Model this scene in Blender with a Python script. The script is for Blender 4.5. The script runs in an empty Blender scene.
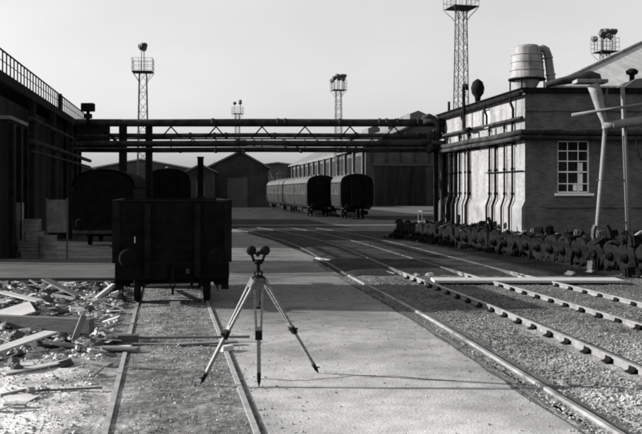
import bpy, bmesh, math, random
from mathutils import Vector, Matrix, noise
R = math.radians
random.seed(7)
SC = bpy.context.scene
COL = SC.collection
F, CX, HV, HC = 890.0, 321.0, 191.0, 2.35     # focal length in photo pixels, centre column, horizon row, eye height

def gp(u, v):                                  # a ground point seen in the photograph
    Y = F*HC/(v-HV)
    return ((u-CX)/F*Y, Y)
def xat(u, Y): return (u-CX)/F*Y
def zat(v, Y): return HC-(v-HV)*Y/F

# ------------------------------------------------------------------ materials
def mat(name, lo, hi, scale=3.0, detail=6, rough=.85, bump=0.0, bscale=None, stretch=(1,1,1), coord='Object', metal=0.0, spec=.3, contrast=(.35,.65), extra=None):
    m = bpy.data.materials.new(name); m.use_nodes = True
    nt = m.node_tree; N = nt.nodes; L = nt.links
    b = N['Principled BSDF']
    b.inputs['Roughness'].default_value = rough
    b.inputs['Metallic'].default_value = metal
    if hi < .05 and spec >= .1: spec = .025; b.inputs['Roughness'].default_value = max(rough,.85)
    b.inputs['Specular IOR Level'].default_value = spec
    tc = N.new('ShaderNodeTexCoord')
    mp = N.new('ShaderNodeMapping'); mp.inputs['Scale'].default_value = stretch
    L.new(tc.outputs[coord], mp.inputs['Vector'])
    n1 = N.new('ShaderNodeTexNoise'); n1.inputs['Scale'].default_value = scale; n1.inputs['Detail'].default_value = detail
    n1.inputs['Roughness'].default_value = .62
    L.new(mp.outputs[0], n1.inputs['Vector'])
    cr = N.new('ShaderNodeValToRGB')
    cr.color_ramp.elements[0].position = contrast[0]; cr.color_ramp.elements[1].position = contrast[1]
    cr.color_ramp.elements[0].color = (lo,lo,lo,1); cr.color_ramp.elements[1].color = (hi,hi,hi,1)
    L.new(n1.outputs['Fac'], cr.inputs[0])
    out = cr.outputs[0]
    if extra: out = extra(nt, mp.outputs[0], out, b)
    L.new(out, b.inputs['Base Color'])
    if bump:
        n2 = N.new('ShaderNodeTexNoise'); n2.inputs['Scale'].default_value = bscale or scale*6; n2.inputs['Detail'].default_value = 5
        L.new(mp.outputs[0], n2.inputs['Vector'])
        bp = N.new('ShaderNodeBump'); bp.inputs['Strength'].default_value = bump; bp.inputs['Distance'].default_value = .03
        L.new(n2.outputs['Fac'], bp.inputs['Height']); L.new(bp.outputs[0], b.inputs['Normal'])
    return m

def mul_noise(scale, lo, hi, p0=.4, p1=.6, detail=8, stretch=None):
    """multiplies the colour with a second noise (patches, stains)"""
    def f(nt, vec, col, b):
        N = nt.nodes; L = nt.links
        if stretch:
            mp = N.new('ShaderNodeMapping'); mp.inputs['Scale'].default_value = stretch; L.new(vec, mp.inputs['Vector']); vec = mp.outputs[0]
        n = N.new('ShaderNodeTexNoise'); n.inputs['Scale'].default_value = scale; n.inputs['Detail'].default_value = detail
        L.new(vec, n.inputs['Vector'])
        r = N.new('ShaderNodeMapRange'); r.inputs['From Min'].default_value = p0; r.inputs['From Max'].default_value = p1
        r.inputs['To Min'].default_value = lo; r.inputs['To Max'].default_value = hi
        L.new(n.outputs['Fac'], r.inputs['Value'])
        mx = N.new('ShaderNodeVectorMath'); mx.operation = 'SCALE'
        L.new(col, mx.inputs[0]); L.new(r.outputs[0], mx.inputs['Scale'])
        return mx.outputs[0]
    return f
def brick_extra(direction, mortar_mul, lo, hi, bump=.35):
    def f(nt, vec, col, b):
        N = nt.nodes; L = nt.links
        g = N.new('ShaderNodeNewGeometry')
        d = N.new('ShaderNodeVectorMath'); d.operation = 'DOT_PRODUCT'; d.inputs[1].default_value = direction
        L.new(g.outputs['Position'], d.inputs[0])
        s = N.new('ShaderNodeSeparateXYZ'); L.new(g.outputs['Position'], s.inputs[0])
        c = N.new('ShaderNodeCombineXYZ'); L.new(d.outputs['Value'], c.inputs[0]); L.new(s.outputs['Z'], c.inputs[1])
        br = N.new('ShaderNodeTexBrick')
        br.inputs['Scale'].default_value = 1.0; br.inputs['Brick Width'].default_value = .235; br.inputs['Row Height'].default_value = .078
        br.inputs['Mortar Size'].default_value = .008
        br.inputs['Color1'].default_value = (lo,lo,lo,1); br.inputs['Color2'].default_value = (hi,hi,hi,1)
        br.inputs['Mortar'].default_value = (mortar_mul,)*3+(1,)
        L.new(c.outputs[0], br.inputs['Vector'])
        mx = N.new('ShaderNodeVectorMath'); mx.operation = 'MULTIPLY'
        L.new(col, mx.inputs[0]); L.new(br.outputs['Color'], mx.inputs[1])
        bp = N.new('ShaderNodeBump'); bp.inputs['Strength'].default_value = bump; bp.inputs['Distance'].default_value = .012; bp.invert = True
        L.new(br.outputs['Fac'], bp.inputs['Height']); L.new(bp.outputs[0], b.inputs['Normal'])
        return mx.outputs[0]
    return f

M = {}
def near_far_tone(y0, y1, a, b_, sc=.5):
    """ground colour scaled from pale nearby to dark further up the yard, with a ragged transition"""
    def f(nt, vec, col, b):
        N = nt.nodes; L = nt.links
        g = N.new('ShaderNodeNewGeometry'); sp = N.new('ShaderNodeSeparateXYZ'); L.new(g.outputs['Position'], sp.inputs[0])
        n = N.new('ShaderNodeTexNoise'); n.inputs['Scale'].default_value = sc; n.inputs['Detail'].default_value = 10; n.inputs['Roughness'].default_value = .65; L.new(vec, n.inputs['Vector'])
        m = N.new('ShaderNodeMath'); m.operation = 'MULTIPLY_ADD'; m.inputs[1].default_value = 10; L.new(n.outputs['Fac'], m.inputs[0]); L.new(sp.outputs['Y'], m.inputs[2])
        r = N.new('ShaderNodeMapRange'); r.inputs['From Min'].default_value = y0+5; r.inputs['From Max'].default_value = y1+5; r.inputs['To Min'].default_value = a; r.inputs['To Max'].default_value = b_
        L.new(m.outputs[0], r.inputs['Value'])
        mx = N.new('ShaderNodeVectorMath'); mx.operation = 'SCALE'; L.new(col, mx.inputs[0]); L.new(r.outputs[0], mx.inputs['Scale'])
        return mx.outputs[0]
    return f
def chain(*fs):
    def f(nt, vec, col, b):
        for g in fs: col = g(nt, vec, col, b)
        return col
    return f
def road_wear_and_tone(nt, vec, col, b):
    col = near_far_tone(8.5, 20, 1.62, .48)(nt, vec, col, b)  # pale nearby, darker up the yard
    c = mul_noise(3.2, .82, 1.08, .35, .6)(nt, vec, col, b)
    c = mul_noise(.33, .62, 1.08, .38, .55, 10)(nt, vec, c, b)          # worn and patched areas
    c = mul_noise(60, .75, 1.2, .35, .65, 3)(nt, vec, c, b)             # grit
    return mul_noise(1.1, .55, 1.0, .30, .37, 12)(nt, vec, c, b)        # oil spots
M['cinder'] = mat('cinder', 0.0130, 0.0360, .7, 10, .95, .5, 9, extra=mul_noise(14, .6, 1.3))
M['road'] = mat('road_concrete', 0.1800, 0.2500, .5, 9, .8, .25, 30, spec=.25, extra=road_wear_and_tone)
M['grit'] = mat('oily_grit', .03, .08, 3, 8, .95, .5, 20)
M['path'] = mat('path_concrete', 0.0700, 0.1000, .4, 8, .9, .2, 20)
def painted_whiteout(nt, vec, col, b):
    """overexposed glare of the near corner painted into the dirt colour, with a ragged edge"""
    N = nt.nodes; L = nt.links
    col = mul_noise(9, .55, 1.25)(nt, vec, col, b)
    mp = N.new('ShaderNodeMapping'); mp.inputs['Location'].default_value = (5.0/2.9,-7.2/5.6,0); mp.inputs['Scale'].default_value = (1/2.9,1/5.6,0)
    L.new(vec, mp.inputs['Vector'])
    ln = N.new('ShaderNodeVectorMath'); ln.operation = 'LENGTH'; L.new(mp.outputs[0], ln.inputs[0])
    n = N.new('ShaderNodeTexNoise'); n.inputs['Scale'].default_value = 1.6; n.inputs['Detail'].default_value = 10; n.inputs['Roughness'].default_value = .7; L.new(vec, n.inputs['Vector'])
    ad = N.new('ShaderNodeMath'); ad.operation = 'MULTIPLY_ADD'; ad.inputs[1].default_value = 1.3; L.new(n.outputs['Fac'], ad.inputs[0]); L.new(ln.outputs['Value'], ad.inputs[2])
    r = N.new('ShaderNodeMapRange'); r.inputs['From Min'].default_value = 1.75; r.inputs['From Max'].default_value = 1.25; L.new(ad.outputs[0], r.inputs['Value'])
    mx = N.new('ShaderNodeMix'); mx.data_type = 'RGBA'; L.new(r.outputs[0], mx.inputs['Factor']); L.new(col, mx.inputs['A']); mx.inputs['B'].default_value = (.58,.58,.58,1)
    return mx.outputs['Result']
M['dirt'] = mat('yard_dirt', 0.0550, 0.1700, 1.3, 12, .95, .7, 16, extra=painted_whiteout)
M['ballast_bed'] = mat('ballast_bed', 0.088, 0.245, 9, 8, .95, 1.0, 26, extra=chain(mul_noise(.6, .7, 1.15), near_far_tone(8.5, 17, 1.55, .5)))
M['stone'] = mat('ballast_stone', 0.1200, 0.2700, 5, 4, .9, .2, 30, extra=chain(mul_noise(.55, .45, 1.15, .4, .58), near_far_tone(8.5, 17, 1.45, .5)))
M['rubble'] = mat('rubble', 0.1600, 0.5000, 1.7, 6, .9, .3, 20, coord='Object')
M['sand'] = mat('pale_sand', .45, .62, 2, 8, .95, .5, 12)
M['black_paint'] = mat('black_paint', .004, .008, 4, 6, .85, .15, 30, spec=.12)
M['soot'] = mat('sooty_steel', .005, .013, 3, 6, .85, .2, 25, spec=.15)
M['pipe'] = mat('pipe_lagging', .015, .045, 2, 6, .8, .35, 14)
M['pale_pipe'] = mat('pale_lagging', 0.1200, 0.2000, 3, 6, .85, .4, 14)
M['galv'] = mat('galvanised', .1100, .2100, 2.2, 6, .6, .1, 20, extra=mul_noise(2.2,.6,1.05,.35,.55,8,(3,3,.3)))
M['mast'] = mat('mast_steel', 0.048, 0.095, 3, 4, .7)
M['yard'] = mat('yard_concrete', 0.0300, 0.0500, .2, 8, .9)
M['rail'] = mat('rail_steel', 0.1400, 0.2400, 5, 5, .45, .1, 30, metal=.4, spec=.5)
M['rust'] = mat('rusty_iron', 0.0040, 0.0110, 6, 6, .85, .4, 30)
M['pale_rust'] = mat('pale_rusty_iron', 0.0180, 0.0500, 6, 6, .8, .4, 30)
M['flush'] = mat('flush_rail_steel', 0.1700, 0.2700, 4, 5, .5, .1, 30, spec=.5)
M['sunk'] = mat('sunk_rail_steel', .07, .24, 1.2, 8, .6, .2, 30)
M['dull_board'] = mat('dull_board', .07, .17, 2, 8, .9, .2, 12)
M['dull_rail'] = mat('dull_rail_steel', .02, .05, 2, 6, .7)
M['dock_dark'] = mat('dark_dock_concrete', .018, .05, .8, 8, .9, .3, 15)  # dock concrete in a darker tone
M['sleeper'] = mat('sleeper_wood', .035, .10, 3, 6, .9, .5, 10, stretch=(1,8,8))
M['wood'] = mat('weathered_wood', 0.0850, 0.1700, 4, 6, .85, .3, 10, stretch=(1,10,10))
M['wood_dark'] = mat('dark_wood', .05, .10, 4, 6, .85, .3, 10, stretch=(1,10,10))
M['wood_pale'] = mat('pale_wood', 0.2400, 0.3600, 4, 6, .8, .2, 10, stretch=(1,10,10))
M['white'] = mat('white_paint', 0.3400, 0.4600, 2, 6, .6, .05, 20)
M['frame_white'] = mat('frame_white', .7, .8, 2, 6, .6, .05, 20)
M['cut_wood'] = mat('tripod_wood', .10, .20, 4, 6, .6, .1, 10, stretch=(1,10,10))
M['brick_dark'] = mat('sooty_brick', .6, 1.1, 1.2, 8, .9, coord='Object', extra=brick_extra((1,.03,0), .13, .075, .12))
def streaked_white(nt, vec, col, b):
    c = brick_extra((-.137,1,0), .155, .175, .21, .2)(nt, vec, col, b)
    c = mul_noise(1.1, .62, 1.05, .36, .52, 9, (1.5,1.5,.25))(nt, vec, c, b)
    return mul_noise(7, .8, 1.1, .35, .6)(nt, vec, c, b)
M['brick_white'] = mat('limewashed_brick', .72, 1.02, .5, 10, .8, coord='Object', extra=streaked_white)
M['plinth'] = mat('limewashed_plinth', 0.102, 0.184, 1.2, 8, .9, .25, 12)
M['slate'] = mat('slate_roof', .06, .11, 1, 6, .7, .3, 10)
M['pale_roof'] = mat('pale_sheet_roof', 0.2500, 0.3600, .6, 8, .75, .1, 8, extra=mul_noise(3, .85, 1.05, stretch=(1,.15,1)))
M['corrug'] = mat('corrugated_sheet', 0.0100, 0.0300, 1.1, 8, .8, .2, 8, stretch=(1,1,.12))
M['far_wall'] = mat('far_wall', 0.034, 0.068, .3, 6, .9)
M['far_dark'] = mat('far_dark_sheet', .02, .045, .3, 6, .9)
M['far_pale'] = mat('far_pale_wall', 0.0350, 0.0600, .25, 6, .9)
M['glass'] = mat('dark_glass', .01, .03, 2, 3, .15, spec=.6)
M['coach'] = mat('coach_paint', 0.0120, 0.0200, 1, 6, .5, spec=.4)
M['coach_pale'] = mat('coach_band', 0.0260, 0.0400, 1, 6, .5, spec=.4)
M['coach_roof'] = mat('coach_roof', 0.0300, 0.0550, 1.2, 6, .7)
M['coach_end'] = mat('coach_end', 0.0030, 0.0070, 1.5, 6, .7)
M['bark'] = mat('bark', .03, .06, 4, 5, .95)
M['dock'] = mat('dock_concrete', 0.037, 0.075, .8, 8, .9, .3, 15)
M['tri_metal'] = mat('dark_enamel', 0.0060, 0.0160, 8, 4, .45, spec=.5)

# ------------------------------------------------------------------ mesh builder
class MB:
    def __init__(s): s.v = []; s.f = []; s.sm = []
    def add(s, vs, fs, smooth=False):
        o = len(s.v); s.v += [tuple(v) for v in vs]
        s.f += [tuple(i+o for i in f) for f in fs]; s.sm += [smooth]*len(fs)
        return s
    def box(s, c, size, rot=None):
        hx, hy, hz = size[0]/2, size[1]/2, size[2]/2
        vs = [Vector((x,y,z)) for x in (-hx,hx) for y in (-hy,hy) for z in (-hz,hz)]
        if rot is not None: vs = [rot @ v for v in vs]
        c = Vector(c)
        return s.add([v+c for v in vs], [(0,1,3,2),(4,6,7,5),(0,4,5,1),(2,3,7,6),(0,2,6,4),(1,5,7,3)])
    def span(s, lo, hi):
        return s.box([(a+b)/2 for a,b in zip(lo,hi)], [abs(b-a) for a,b in zip(lo,hi)])
    def bar(s, a, b, w, h=None, up=(0,0,1)):
        """rectangular bar between two points"""
        a = Vector(a); b = Vector(b); h = h or w; d = (b-a)
        l = d.length; d.normalize(); up = Vector(up)
        if abs(d.dot(up)) > .98: up = Vector((0,1,0))
        x = d.cross(up).normalized(); z = x.cross(d)
        m = Matrix((x, d, z)).transposed()
        return s.box((a+b)/2, (w, l, h), m)
    def cyl(s, a, b, r, r2=None, n=10, caps=True):
        return s.tube([a,b], [r, r if r2 is None else r2], n, caps)
    def tube(s, pts, r, n=8, caps=True):
        pts = [Vector(p) for p in pts]
        rs = r if isinstance(r, (list,tuple)) else [r]*len(pts)
        d0 = (pts[1]-pts[0]).normalized()
        ref = Vector((0,0,1)) if abs(d0.z) < .9 else Vector((0,1,0))
        vs = []
        for i,p in enumerate(pts):
            if i == 0: d = pts[1]-pts[0]
            elif i == len(pts)-1: d = pts[-1]-pts[-2]
            else: d = (pts[i+1]-pts[i]).normalized()+(pts[i]-pts[i-1]).normalized()
            d.normalize()
            x = d.cross(ref)
            if x.length < 1e-3: x = d.cross(Vector((1,0,0)))
            x.normalize(); y = x.cross(d).normalized(); ref = y
            for k in range(n):
                t = 2*math.pi*k/n
                vs.append(p + x*math.cos(t)*rs[i] + y*math.sin(t)*rs[i])
        fs = []
        for i in range(len(pts)-1):
            for k in range(n):
                k2 = (k+1)%n
                fs.append((i*n+k, i*n+k2, (i+1)*n+k2, (i+1)*n+k))
        s.add(vs, fs, True)
        if caps:
            o = len(s.v)-len(vs)
            s.f += [tuple(o+k for k in range(n))[::-1], tuple(o+(len(pts)-1)*n+k for k in range(n))]; s.sm += [False]*2
        return s
    def lathe(s, c, prof, n=20, axis='Z', smooth=True):
        """prof: list of (radius, height)"""
        c = Vector(c); vs = []
        for r,h in prof:
            for k in range(n):
                t = 2*math.pi*k/n; a, b = r*math.cos(t), r*math.sin(t)
                vs.append(c + (Vector((a,b,h)) if axis=='Z' else Vector((h,a,b)) if axis=='X' else Vector((a,h,b))))
        fs = []
        for i in range(len(prof)-1):
            for k in range(n):
                k2 = (k+1)%n; fs.append((i*n+k, i*n+k2, (i+1)*n+k2, (i+1)*n+k))
        o = len(s.v)
        s.add(vs, fs, smooth)
        s.f += [tuple(o+k for k in range(n))[::-1], tuple(o+(len(prof)-1)*n+k for k in range(n))]; s.sm += [False]*2
        return s
    def prism(s, poly, a, b, fn):
        """closed polygon (p,q) extruded from a to b; fn(p,q,t) -> point"""
        n = len(poly)
        vs = [fn(p,q,a) for p,q in poly]+[fn(p,q,b) for p,q in poly]
        fs = [tuple(range(n))[::-1], tuple(range(n,2*n))]+[(i,(i+1)%n,n+(i+1)%n,n+i) for i in range(n)]
        return s.add(vs, fs)
    def rock(s, c, r, rng, flat=.7):
        bmr = ROCKS[rng.randrange(len(ROCKS))]
        q = Matrix.Rotation(rng.uniform(0,6.28),3,'Z') @ Matrix.Rotation(rng.uniform(-.5,.5),3,'X')
        c = Vector(c)
        s.add([c + (q @ v)*r*1.0 for v in bmr[0]], bmr[1]); return s
    def build(s, name, m, parent=None, loc=(0,0,0), rot=None, bevel=0):
        me = bpy.data.meshes.new(name); me.from_pydata(s.v, [], s.f)
        me.polygons.foreach_set('use_smooth', s.sm)
        bm = bmesh.new(); bm.from_mesh(me); bmesh.ops.recalc_face_normals(bm, faces=bm.faces)
        if bevel: bmesh.ops.bevel(bm, geom=[e for e in bm.edges if len(e.link_faces)==2], offset=bevel, segments=1, affect='EDGES', profile=.5)
        bm.to_mesh(me); bm.free()
        me.materials.append(M[m] if isinstance(m,str) else m)
        o = bpy.data.objects.new(name, me); COL.objects.link(o)
        o.location = loc
        if rot is not None: o.rotation_euler = rot
        o.parent = parent
        return o
def lump_mesh(seed):
    bm = bmesh.new(); bmesh.ops.create_icosphere(bm, subdivisions=3, radius=1); rg = random.Random(seed); o = rg.uniform(0,50)
    for v in bm.verts:
        d = 1+.35*noise.noise(v.co*1.3+Vector((o,0,0)))+.16*noise.noise(v.co*3.5+Vector((0,o,0)))+.06*noise.noise(v.co*9)
        v.co *= d; v.co.z *= .62
        for k in range(3):   # broken flat faces
            nrm = Vector((math.sin(o+k*2),math.cos(o*1.3+k),math.sin(k*1.7+o*.7))).normalized(); q = v.co.dot(nrm)
            if q > .62: v.co -= nrm*(q-.62)
    bm.verts.index_update(); r = ([v.co.copy() for v in bm.verts],[tuple(v.index for v in f.verts) for f in bm.faces]); bm.free(); return r
def mk_rocks():
    out = []; rg = random.Random(3)
    for k in range(8):
        bm = bmesh.new(); bmesh.ops.create_icosphere(bm, subdivisions=1, radius=1)
        for v in list(bm.verts):
            v.co *= rg.uniform(.6,1.1); v.co.z *= .65
        bm.verts.ensure_lookup_table(); bm.verts.index_update()
        # keep a coarse hull
        vs = [v.co.copy() for v in bm.verts]; fs = [tuple(v.index for v in f.verts) for f in bm.faces]
        bm.free(); out.append((vs, fs))
    return out
ROCKS = mk_rocks()

def tag(o, label=None, cat=None, group=None, kind=None):
    if label: o['label'] = label
    if cat: o['category'] = cat
    if group: o['group'] = group
    if kind: o['kind'] = kind
    return o
def empty(name, loc, label, cat, group=None, rz=0):
    o = bpy.data.objects.new(name, None); COL.objects.link(o); o.empty_display_size = .2
    o.location = loc; o.rotation_euler = (0,0,rz)
    return tag(o, label, cat, group)
def copy_tree(o, parent=None):
    c = o.copy(); COL.objects.link(c); c.parent = parent
    for ch in list(o.children): copy_tree(ch, c)
    return c

# ------------------------------------------------------------------ setting: ground
def sheet(name, pts, z, m, kind='structure'):
    o = MB().add([(x,y,z) for x,y in pts], [tuple(range(len(pts)))]).build(name, m)
    return tag(o, kind=kind)
def track_x(Y): return -.175*Y+.15           # the wagon's line
def rR(Y):                                    # right rail of the curving line
    k = [(4,4.7),(8,4.36),(10.8,4.06),(16.5,3.40),(24.9,2.15),(35.4,.80),(42,-.45),(50,-2.5),(58,-5.4),(70,-10)]
    return interp(k, Y)
def rB(Y):                                    # right rail of the second line
    k = [(6,8.0),(14,6.95),(17.6,6.42),(20.4,5.98),(24.9,5.2),(30,4.42),(38.7,3.1),(46,1.7),(52,.2),(58,-1.7),(70,-6)]
    return interp(k, Y)
def interp(k, Y):                             # smooth (Catmull-Rom like) through the key points
    if Y <= k[0][0]: return k[0][1]+(Y-k[0][0])*(k[1][1]-k[0][1])/(k[1][0]-k[0][0])
    for i in range(len(k)-1):
        if Y <= k[i+1][0]:
            (x0,y0),(x1,y1) = k[i],k[i+1]
            m0 = (y1-(k[i-1][1] if i else y0))/(x1-(k[i-1][0] if i else x0))
            m1 = ((k[i+2][1] if i+2<len(k) else y1)-y0)/((k[i+2][0] if i+2<len(k) else x1)-x0)
            h = x1-x0; t = (Y-x0)/h
            return (2*t**3-3*t**2+1)*y0+(t**3-2*t**2+t)*h*m0+(-2*t**3+3*t**2)*y1+(t**3-t**2)*h*m1
    return k[-1][1]

sheet('ground', [(-900,-300),(900,-300),(900,1500),(-900,1500)], 0, 'cinder')
rng = random.Random(11)
# road: left edge along the wagon's line, right edge a ragged concrete margin beside the curving line
le = [(track_x(y)+.80, y) for y in (1,6,10,15,20,25,30,36,42,50,58)]
re_ = []
for i in range(0,48):
    y = 1+i*.62
    re_.append((rR(y)-1.45-(.16+.15*min(1,max(0,(y-8)/9)))+rng.uniform(-.09,.07), y))
re_ += [(-.15,31.2),(-.7,34),(-1.5,38),(-2.4,42.7),(-3.8,48),(-5.2,54),(-6.2,58)]
n_le = len(le)
# road as a strip of quads so that no long thin face is left
def strip(a, b, z):
    mb = MB(); 
    ys = sorted(set([p[1] for p in a]+[p[1] for p in b]))
    def at(P, y):
        for i in range(len(P)-1):
            if P[i][1] <= y <= P[i+1][1]:
                t = (y-P[i][1])/(P[i+1][1]-P[i][1]); return P[i][0]+t*(P[i+1][0]-P[i][0])
        return P[-1][0]
    ys = [y for y in ys if max(a[0][1],b[0][1]) <= y <= min(a[-1][1],b[-1][1])]
    for i,y in enumerate(ys):
        mb.v += [(at(a,y),y,z),(at(b,y),y,z)]
    for i in range(len(ys)-1):
        mb.f.append((2*i,2*i+1,2*i+3,2*i+2)); mb.sm.append(False)
    return mb
tag(strip(le, re_, .012).build('road', 'road'), kind='structure')
sheet('path', [(-9,56.5),(6,57.0),(12,58.5),(12,63.5),(5,62),(-9,61.5)], .008, 'path')
sheet('yard_pavement', [(4,84),(26,84),(30,140),(5.5,138)], .008, 'yard')
# expansion joints / cracks of the road
ck = MB()
def crack(pts, w):
    for (x0,y0),(x1,y1) in zip(pts, pts[1:]):
        dx,dy = x1-x0,y1-y0; l = math.hypot(dx,dy); nx,ny = -dy/l*w/2, dx/l*w/2
        ck.add([(x0-nx,y0-ny,.0165),(x1-nx,y1-ny,.0165),(x1+nx,y1+ny,.0165),(x0+nx,y0+ny,.0165)], [(0,1,2,3)])
for v0,u0,u1,w in ((379,255,455,.018),(352,300,300,.01),(330,240,420,.012),(277,232,388,.05)):
    if u0==u1: continue
    pts = []
    for k in range(24):
        u = u0+(u1-u0)*k/23
        x,y = gp(u, v0+2.5*math.sin(k*.35)+rng.uniform(-.5,.5)); pts.append((x,y))
    crack(pts, w)
M['tar'] = mat('tar', 0.034, 0.061, 5, 4, .9)
tag(ck.build('road_joint', 'tar'), kind='structure')

# yard dirt on the left: displaced grid
def grid_sheet(name, x0, x1, y0, y1, st, m, hf, xr=None):
    mb = MB(); nx = int((x1-x0)/st) if xr is None else int((xr(y0)[1]-xr(y0)[0])/st); ny = int((y1-y0)/st)
    for j in range(ny+1):
        y = y0+(y1-y0)*j/ny
        xa, xb = (x0, x1) if xr is None else xr(y)
        for i in range(nx+1):
            x = xa+(xb-xa)*i/nx
            mb.v.append((x,y,hf(x,y)))
    for j in range(ny):
        for i in range(nx):
            a = j*(nx+1)+i; mb.f.append((a,a+1,a+nx+2,a+nx+1)); mb.sm.append(True)
    return tag(mb.build(name, m), kind='structure')
def nz(x,y,s,seed=0): return noise.noise(Vector((x*s,y*s,seed)))
def dirt_h(x,y):
    h = .035+.02*nz(x,y,2.5)+.012*nz(x,y,7,3)
    # heap of debris on the far left
    mx = max(0,min(1,(-x-3.9)/1.5)); my = max(0,min(1,(y-12.2)/2.5))*max(0,min(1,(21.3-y)/1.2))
    h += mx*my*(.16+.16*nz(x,y,1.1,5)+.09*nz(x,y,3.1,9))
    # low where the rails and the road lie
    for rx in (track_x(y)-.72, track_x(y)+.72):
        d = abs(x-rx)
        if d < .40: h = .02+(h-.02)*max(0,(d-.16)/.24) if d>.16 else .02
    return max(h,.006)
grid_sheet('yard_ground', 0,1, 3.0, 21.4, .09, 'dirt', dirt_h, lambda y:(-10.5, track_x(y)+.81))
grid_sheet('yard_ground_far', 0,1, 21.4, 30.5, .2, 'cinder', lambda x,y: .012+.012*nz(x,y,2), lambda y:(-13, track_x(y)+.81))
# ballast on the right
def bal_h(x,y):
    h = .03+.018*nz(x,y,2)+.02*nz(x,y,6,2)
    xr = rR(y); xl = xr-1.45
    if abs(x-xl) < .3: h = .012
    return max(h,.005)
def bal_xr(y): return (rR(y)-1.45-.33, 13.5)
grid_sheet('ballast', 0,1, 3.0, 24.4, .11, 'ballast_bed', bal_h, bal_xr)

grid_sheet('cinder_bed', 0,1, 24.4, 58, .4, 'cinder', lambda x,y: (.03+.08*min(1,(y-24.4)/2.2))+.015*nz(x,y,1.5) if x > rR(y)-1.28 else .004, lambda y:(rR(y)-1.45, rR(y)+11) )
def on_dirt(x,y): return dirt_h(x,y)
# oily grit filling the flangeway of the left rail and the broken road margin
lx = lambda y: rR(y)-1.45
ysf = [3+.5*i for i in range(54)]
tag(strip([(lx(y)+.055+rng.uniform(-.0,.01),y) for y in ysf],[(lx(y)+.20+rng.uniform(-.05,.05),y) for y in ysf],.020).build('flangeway','grit'),kind='structure')
tag(strip([(lx(y)-.36+rng.uniform(-.03,.03),y) for y in ysf],[(lx(y)-.20+rng.uniform(-.07,.05),y) for y in ysf],.018).build('road_margin','grit'),kind='structure')
# loose stones: nobody could count them
st = MB(); rg = random.Random(5)
n = 0
while n < 28000:
    Y = 3.5+20.6*rg.random()**1.15
    x = rg.uniform(rR(Y)-1.7, min(13, .40*Y+1.2))
    if x < rR(Y)-1.45-.1 and rg.random()<.3: continue
    d = min(abs(x-rR(Y)), abs(x-(rR(Y)-1.45)), abs(x-rB(Y)), abs(x-(rB(Y)-1.45)))
    if d < .10 or (.04 < x-(rR(Y)-1.45) < .19 and rg.random() < .8) or -.26 < x-rR(Y) < .1 or -.24 < x-rB(Y) < .1: continue
    r = rg.uniform(.009,.026)*(1.25 if rg.random()<.1 else 1)
    st.rock((x,Y,bal_h(x,Y)+r*.2), r, rg); n += 1
tag(st.build('ballast_stones', 'stone'), 'loose grey ballast stones covering the ground around the rails', 'ballast', kind='stuff')
# rubble chips on the left
st = MB(); n = 0
while n < 16000:
    Y = 5+16.2*rg.random(); x = rg.uniform(-.42*Y, track_x(Y)+.7)
    dens = .25+.75*max(0,min(1,(Y-11)/3))*max(0.15,min(1,(-x-2.2)/2.2))
    if rg.random() > dens*(.6+.8*nz(x,Y,.9,4)): continue
    r = rg.choice((.010,.012,.016,.02,.028,.05))*rg.uniform(.7,1.2)
    if Y < 12.2: r = min(r,.009+.03*rg.random()**3)
    if x > track_x(Y)-1.0:
        r = min(r,.016)
        if rg.random() < .8: continue
    st.rock((x,Y,on_dirt(x,Y)+r*.2), r, rg); n += 1
tag(st.build('rubble_chips', 'rubble'), 'small rubble chips and grit strewn over the dirt yard', 'rubble', kind='stuff')
st = MB(); n = 0
while n < 700:
    Y = 7+16*rg.random(); t = rg.random()**2.5; xl_,xr2 = track_x(Y)+.85, rR(Y)-1.8
    x = xl_+(xr2-xl_)*(t if rg.random()<.4 else 1-t); r = rg.uniform(.006,.018)
    st.rock((x,Y,.012+r*.3),r,rg); n += 1
tag(st.build('road_grit','stone'),'loose grit and small stones spilled along the edges of the concrete road','grit',kind='stuff')
# weeds / litter streaks between the wagon rails: flat dead stalks
st = MB(); n = 0
while n < 2600:
    Y = 7.5+11*rg.random(); x = track_x(Y)+rg.gauss(0,.45)
    if abs(x-track_x(Y)) > 1.3: continue
    if rg.random() > .55+1.1*nz(x,Y,1.3,8): continue
    a = rg.uniform(0,6.28); l = rg.uniform(.02,.07); w = rg.uniform(.003,.008); z = on_dirt(x,Y)
    dx,dy = math.cos(a)*l, math.sin(a)*l; px,py = -math.sin(a)*w, math.cos(a)*w
    zt = z+rg.uniform(.01,.06)
    st.add([(x-px,Y-py,z),(x+px,Y+py,z),(x+dx,Y+dy,zt)], [(0,1,2)]); n += 1
M['litter'] = mat('dead_stalks', 0.061, 0.190, 3, 4, .9)
tag(st.build('dead_weeds', 'litter'), 'dead weeds and leaf litter between the rails in front of the wagon', 'weeds', kind='stuff')
# ------------------------------------------------------------------ rails and tracks
RP = [(-.065,0),(.065,0),(.065,.012),(.012,.03),(.010,.095),(.034,.105),(.034,.135),(.028,.142),(-.028,.142),(-.034,.135),(-.034,.105),(-.010,.095),(-.012,.03),(-.065,.012)]
def rail(fx, y0, y1, st, z0):
    mb = MB(); ys = []; y = y0
    while y < y1: ys.append(y); y += st
    ys.append(y1)
    n = len(RP)
    for y in ys:
        dx = (fx(y+.2)-fx(y-.2))/.4; l = math.hypot(dx,1); nx,ny = 1/l, -dx/l
        for p,q in RP: mb.v.append((fx(y)+p*nx, y+p*ny, z0+q))
    for i in range(len(ys)-1):
        for k in range(n):
            k2=(k+1)%n; mb.f.append((i*n+k,i*n+k2,(i+1)*n+k2,(i+1)*n+k)); mb.sm.append(False)
    mb.f += [tuple(range(n))[::-1], tuple((len(ys)-1)*n+k for k in range(n))]; mb.sm += [False,False]
    return mb
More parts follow.
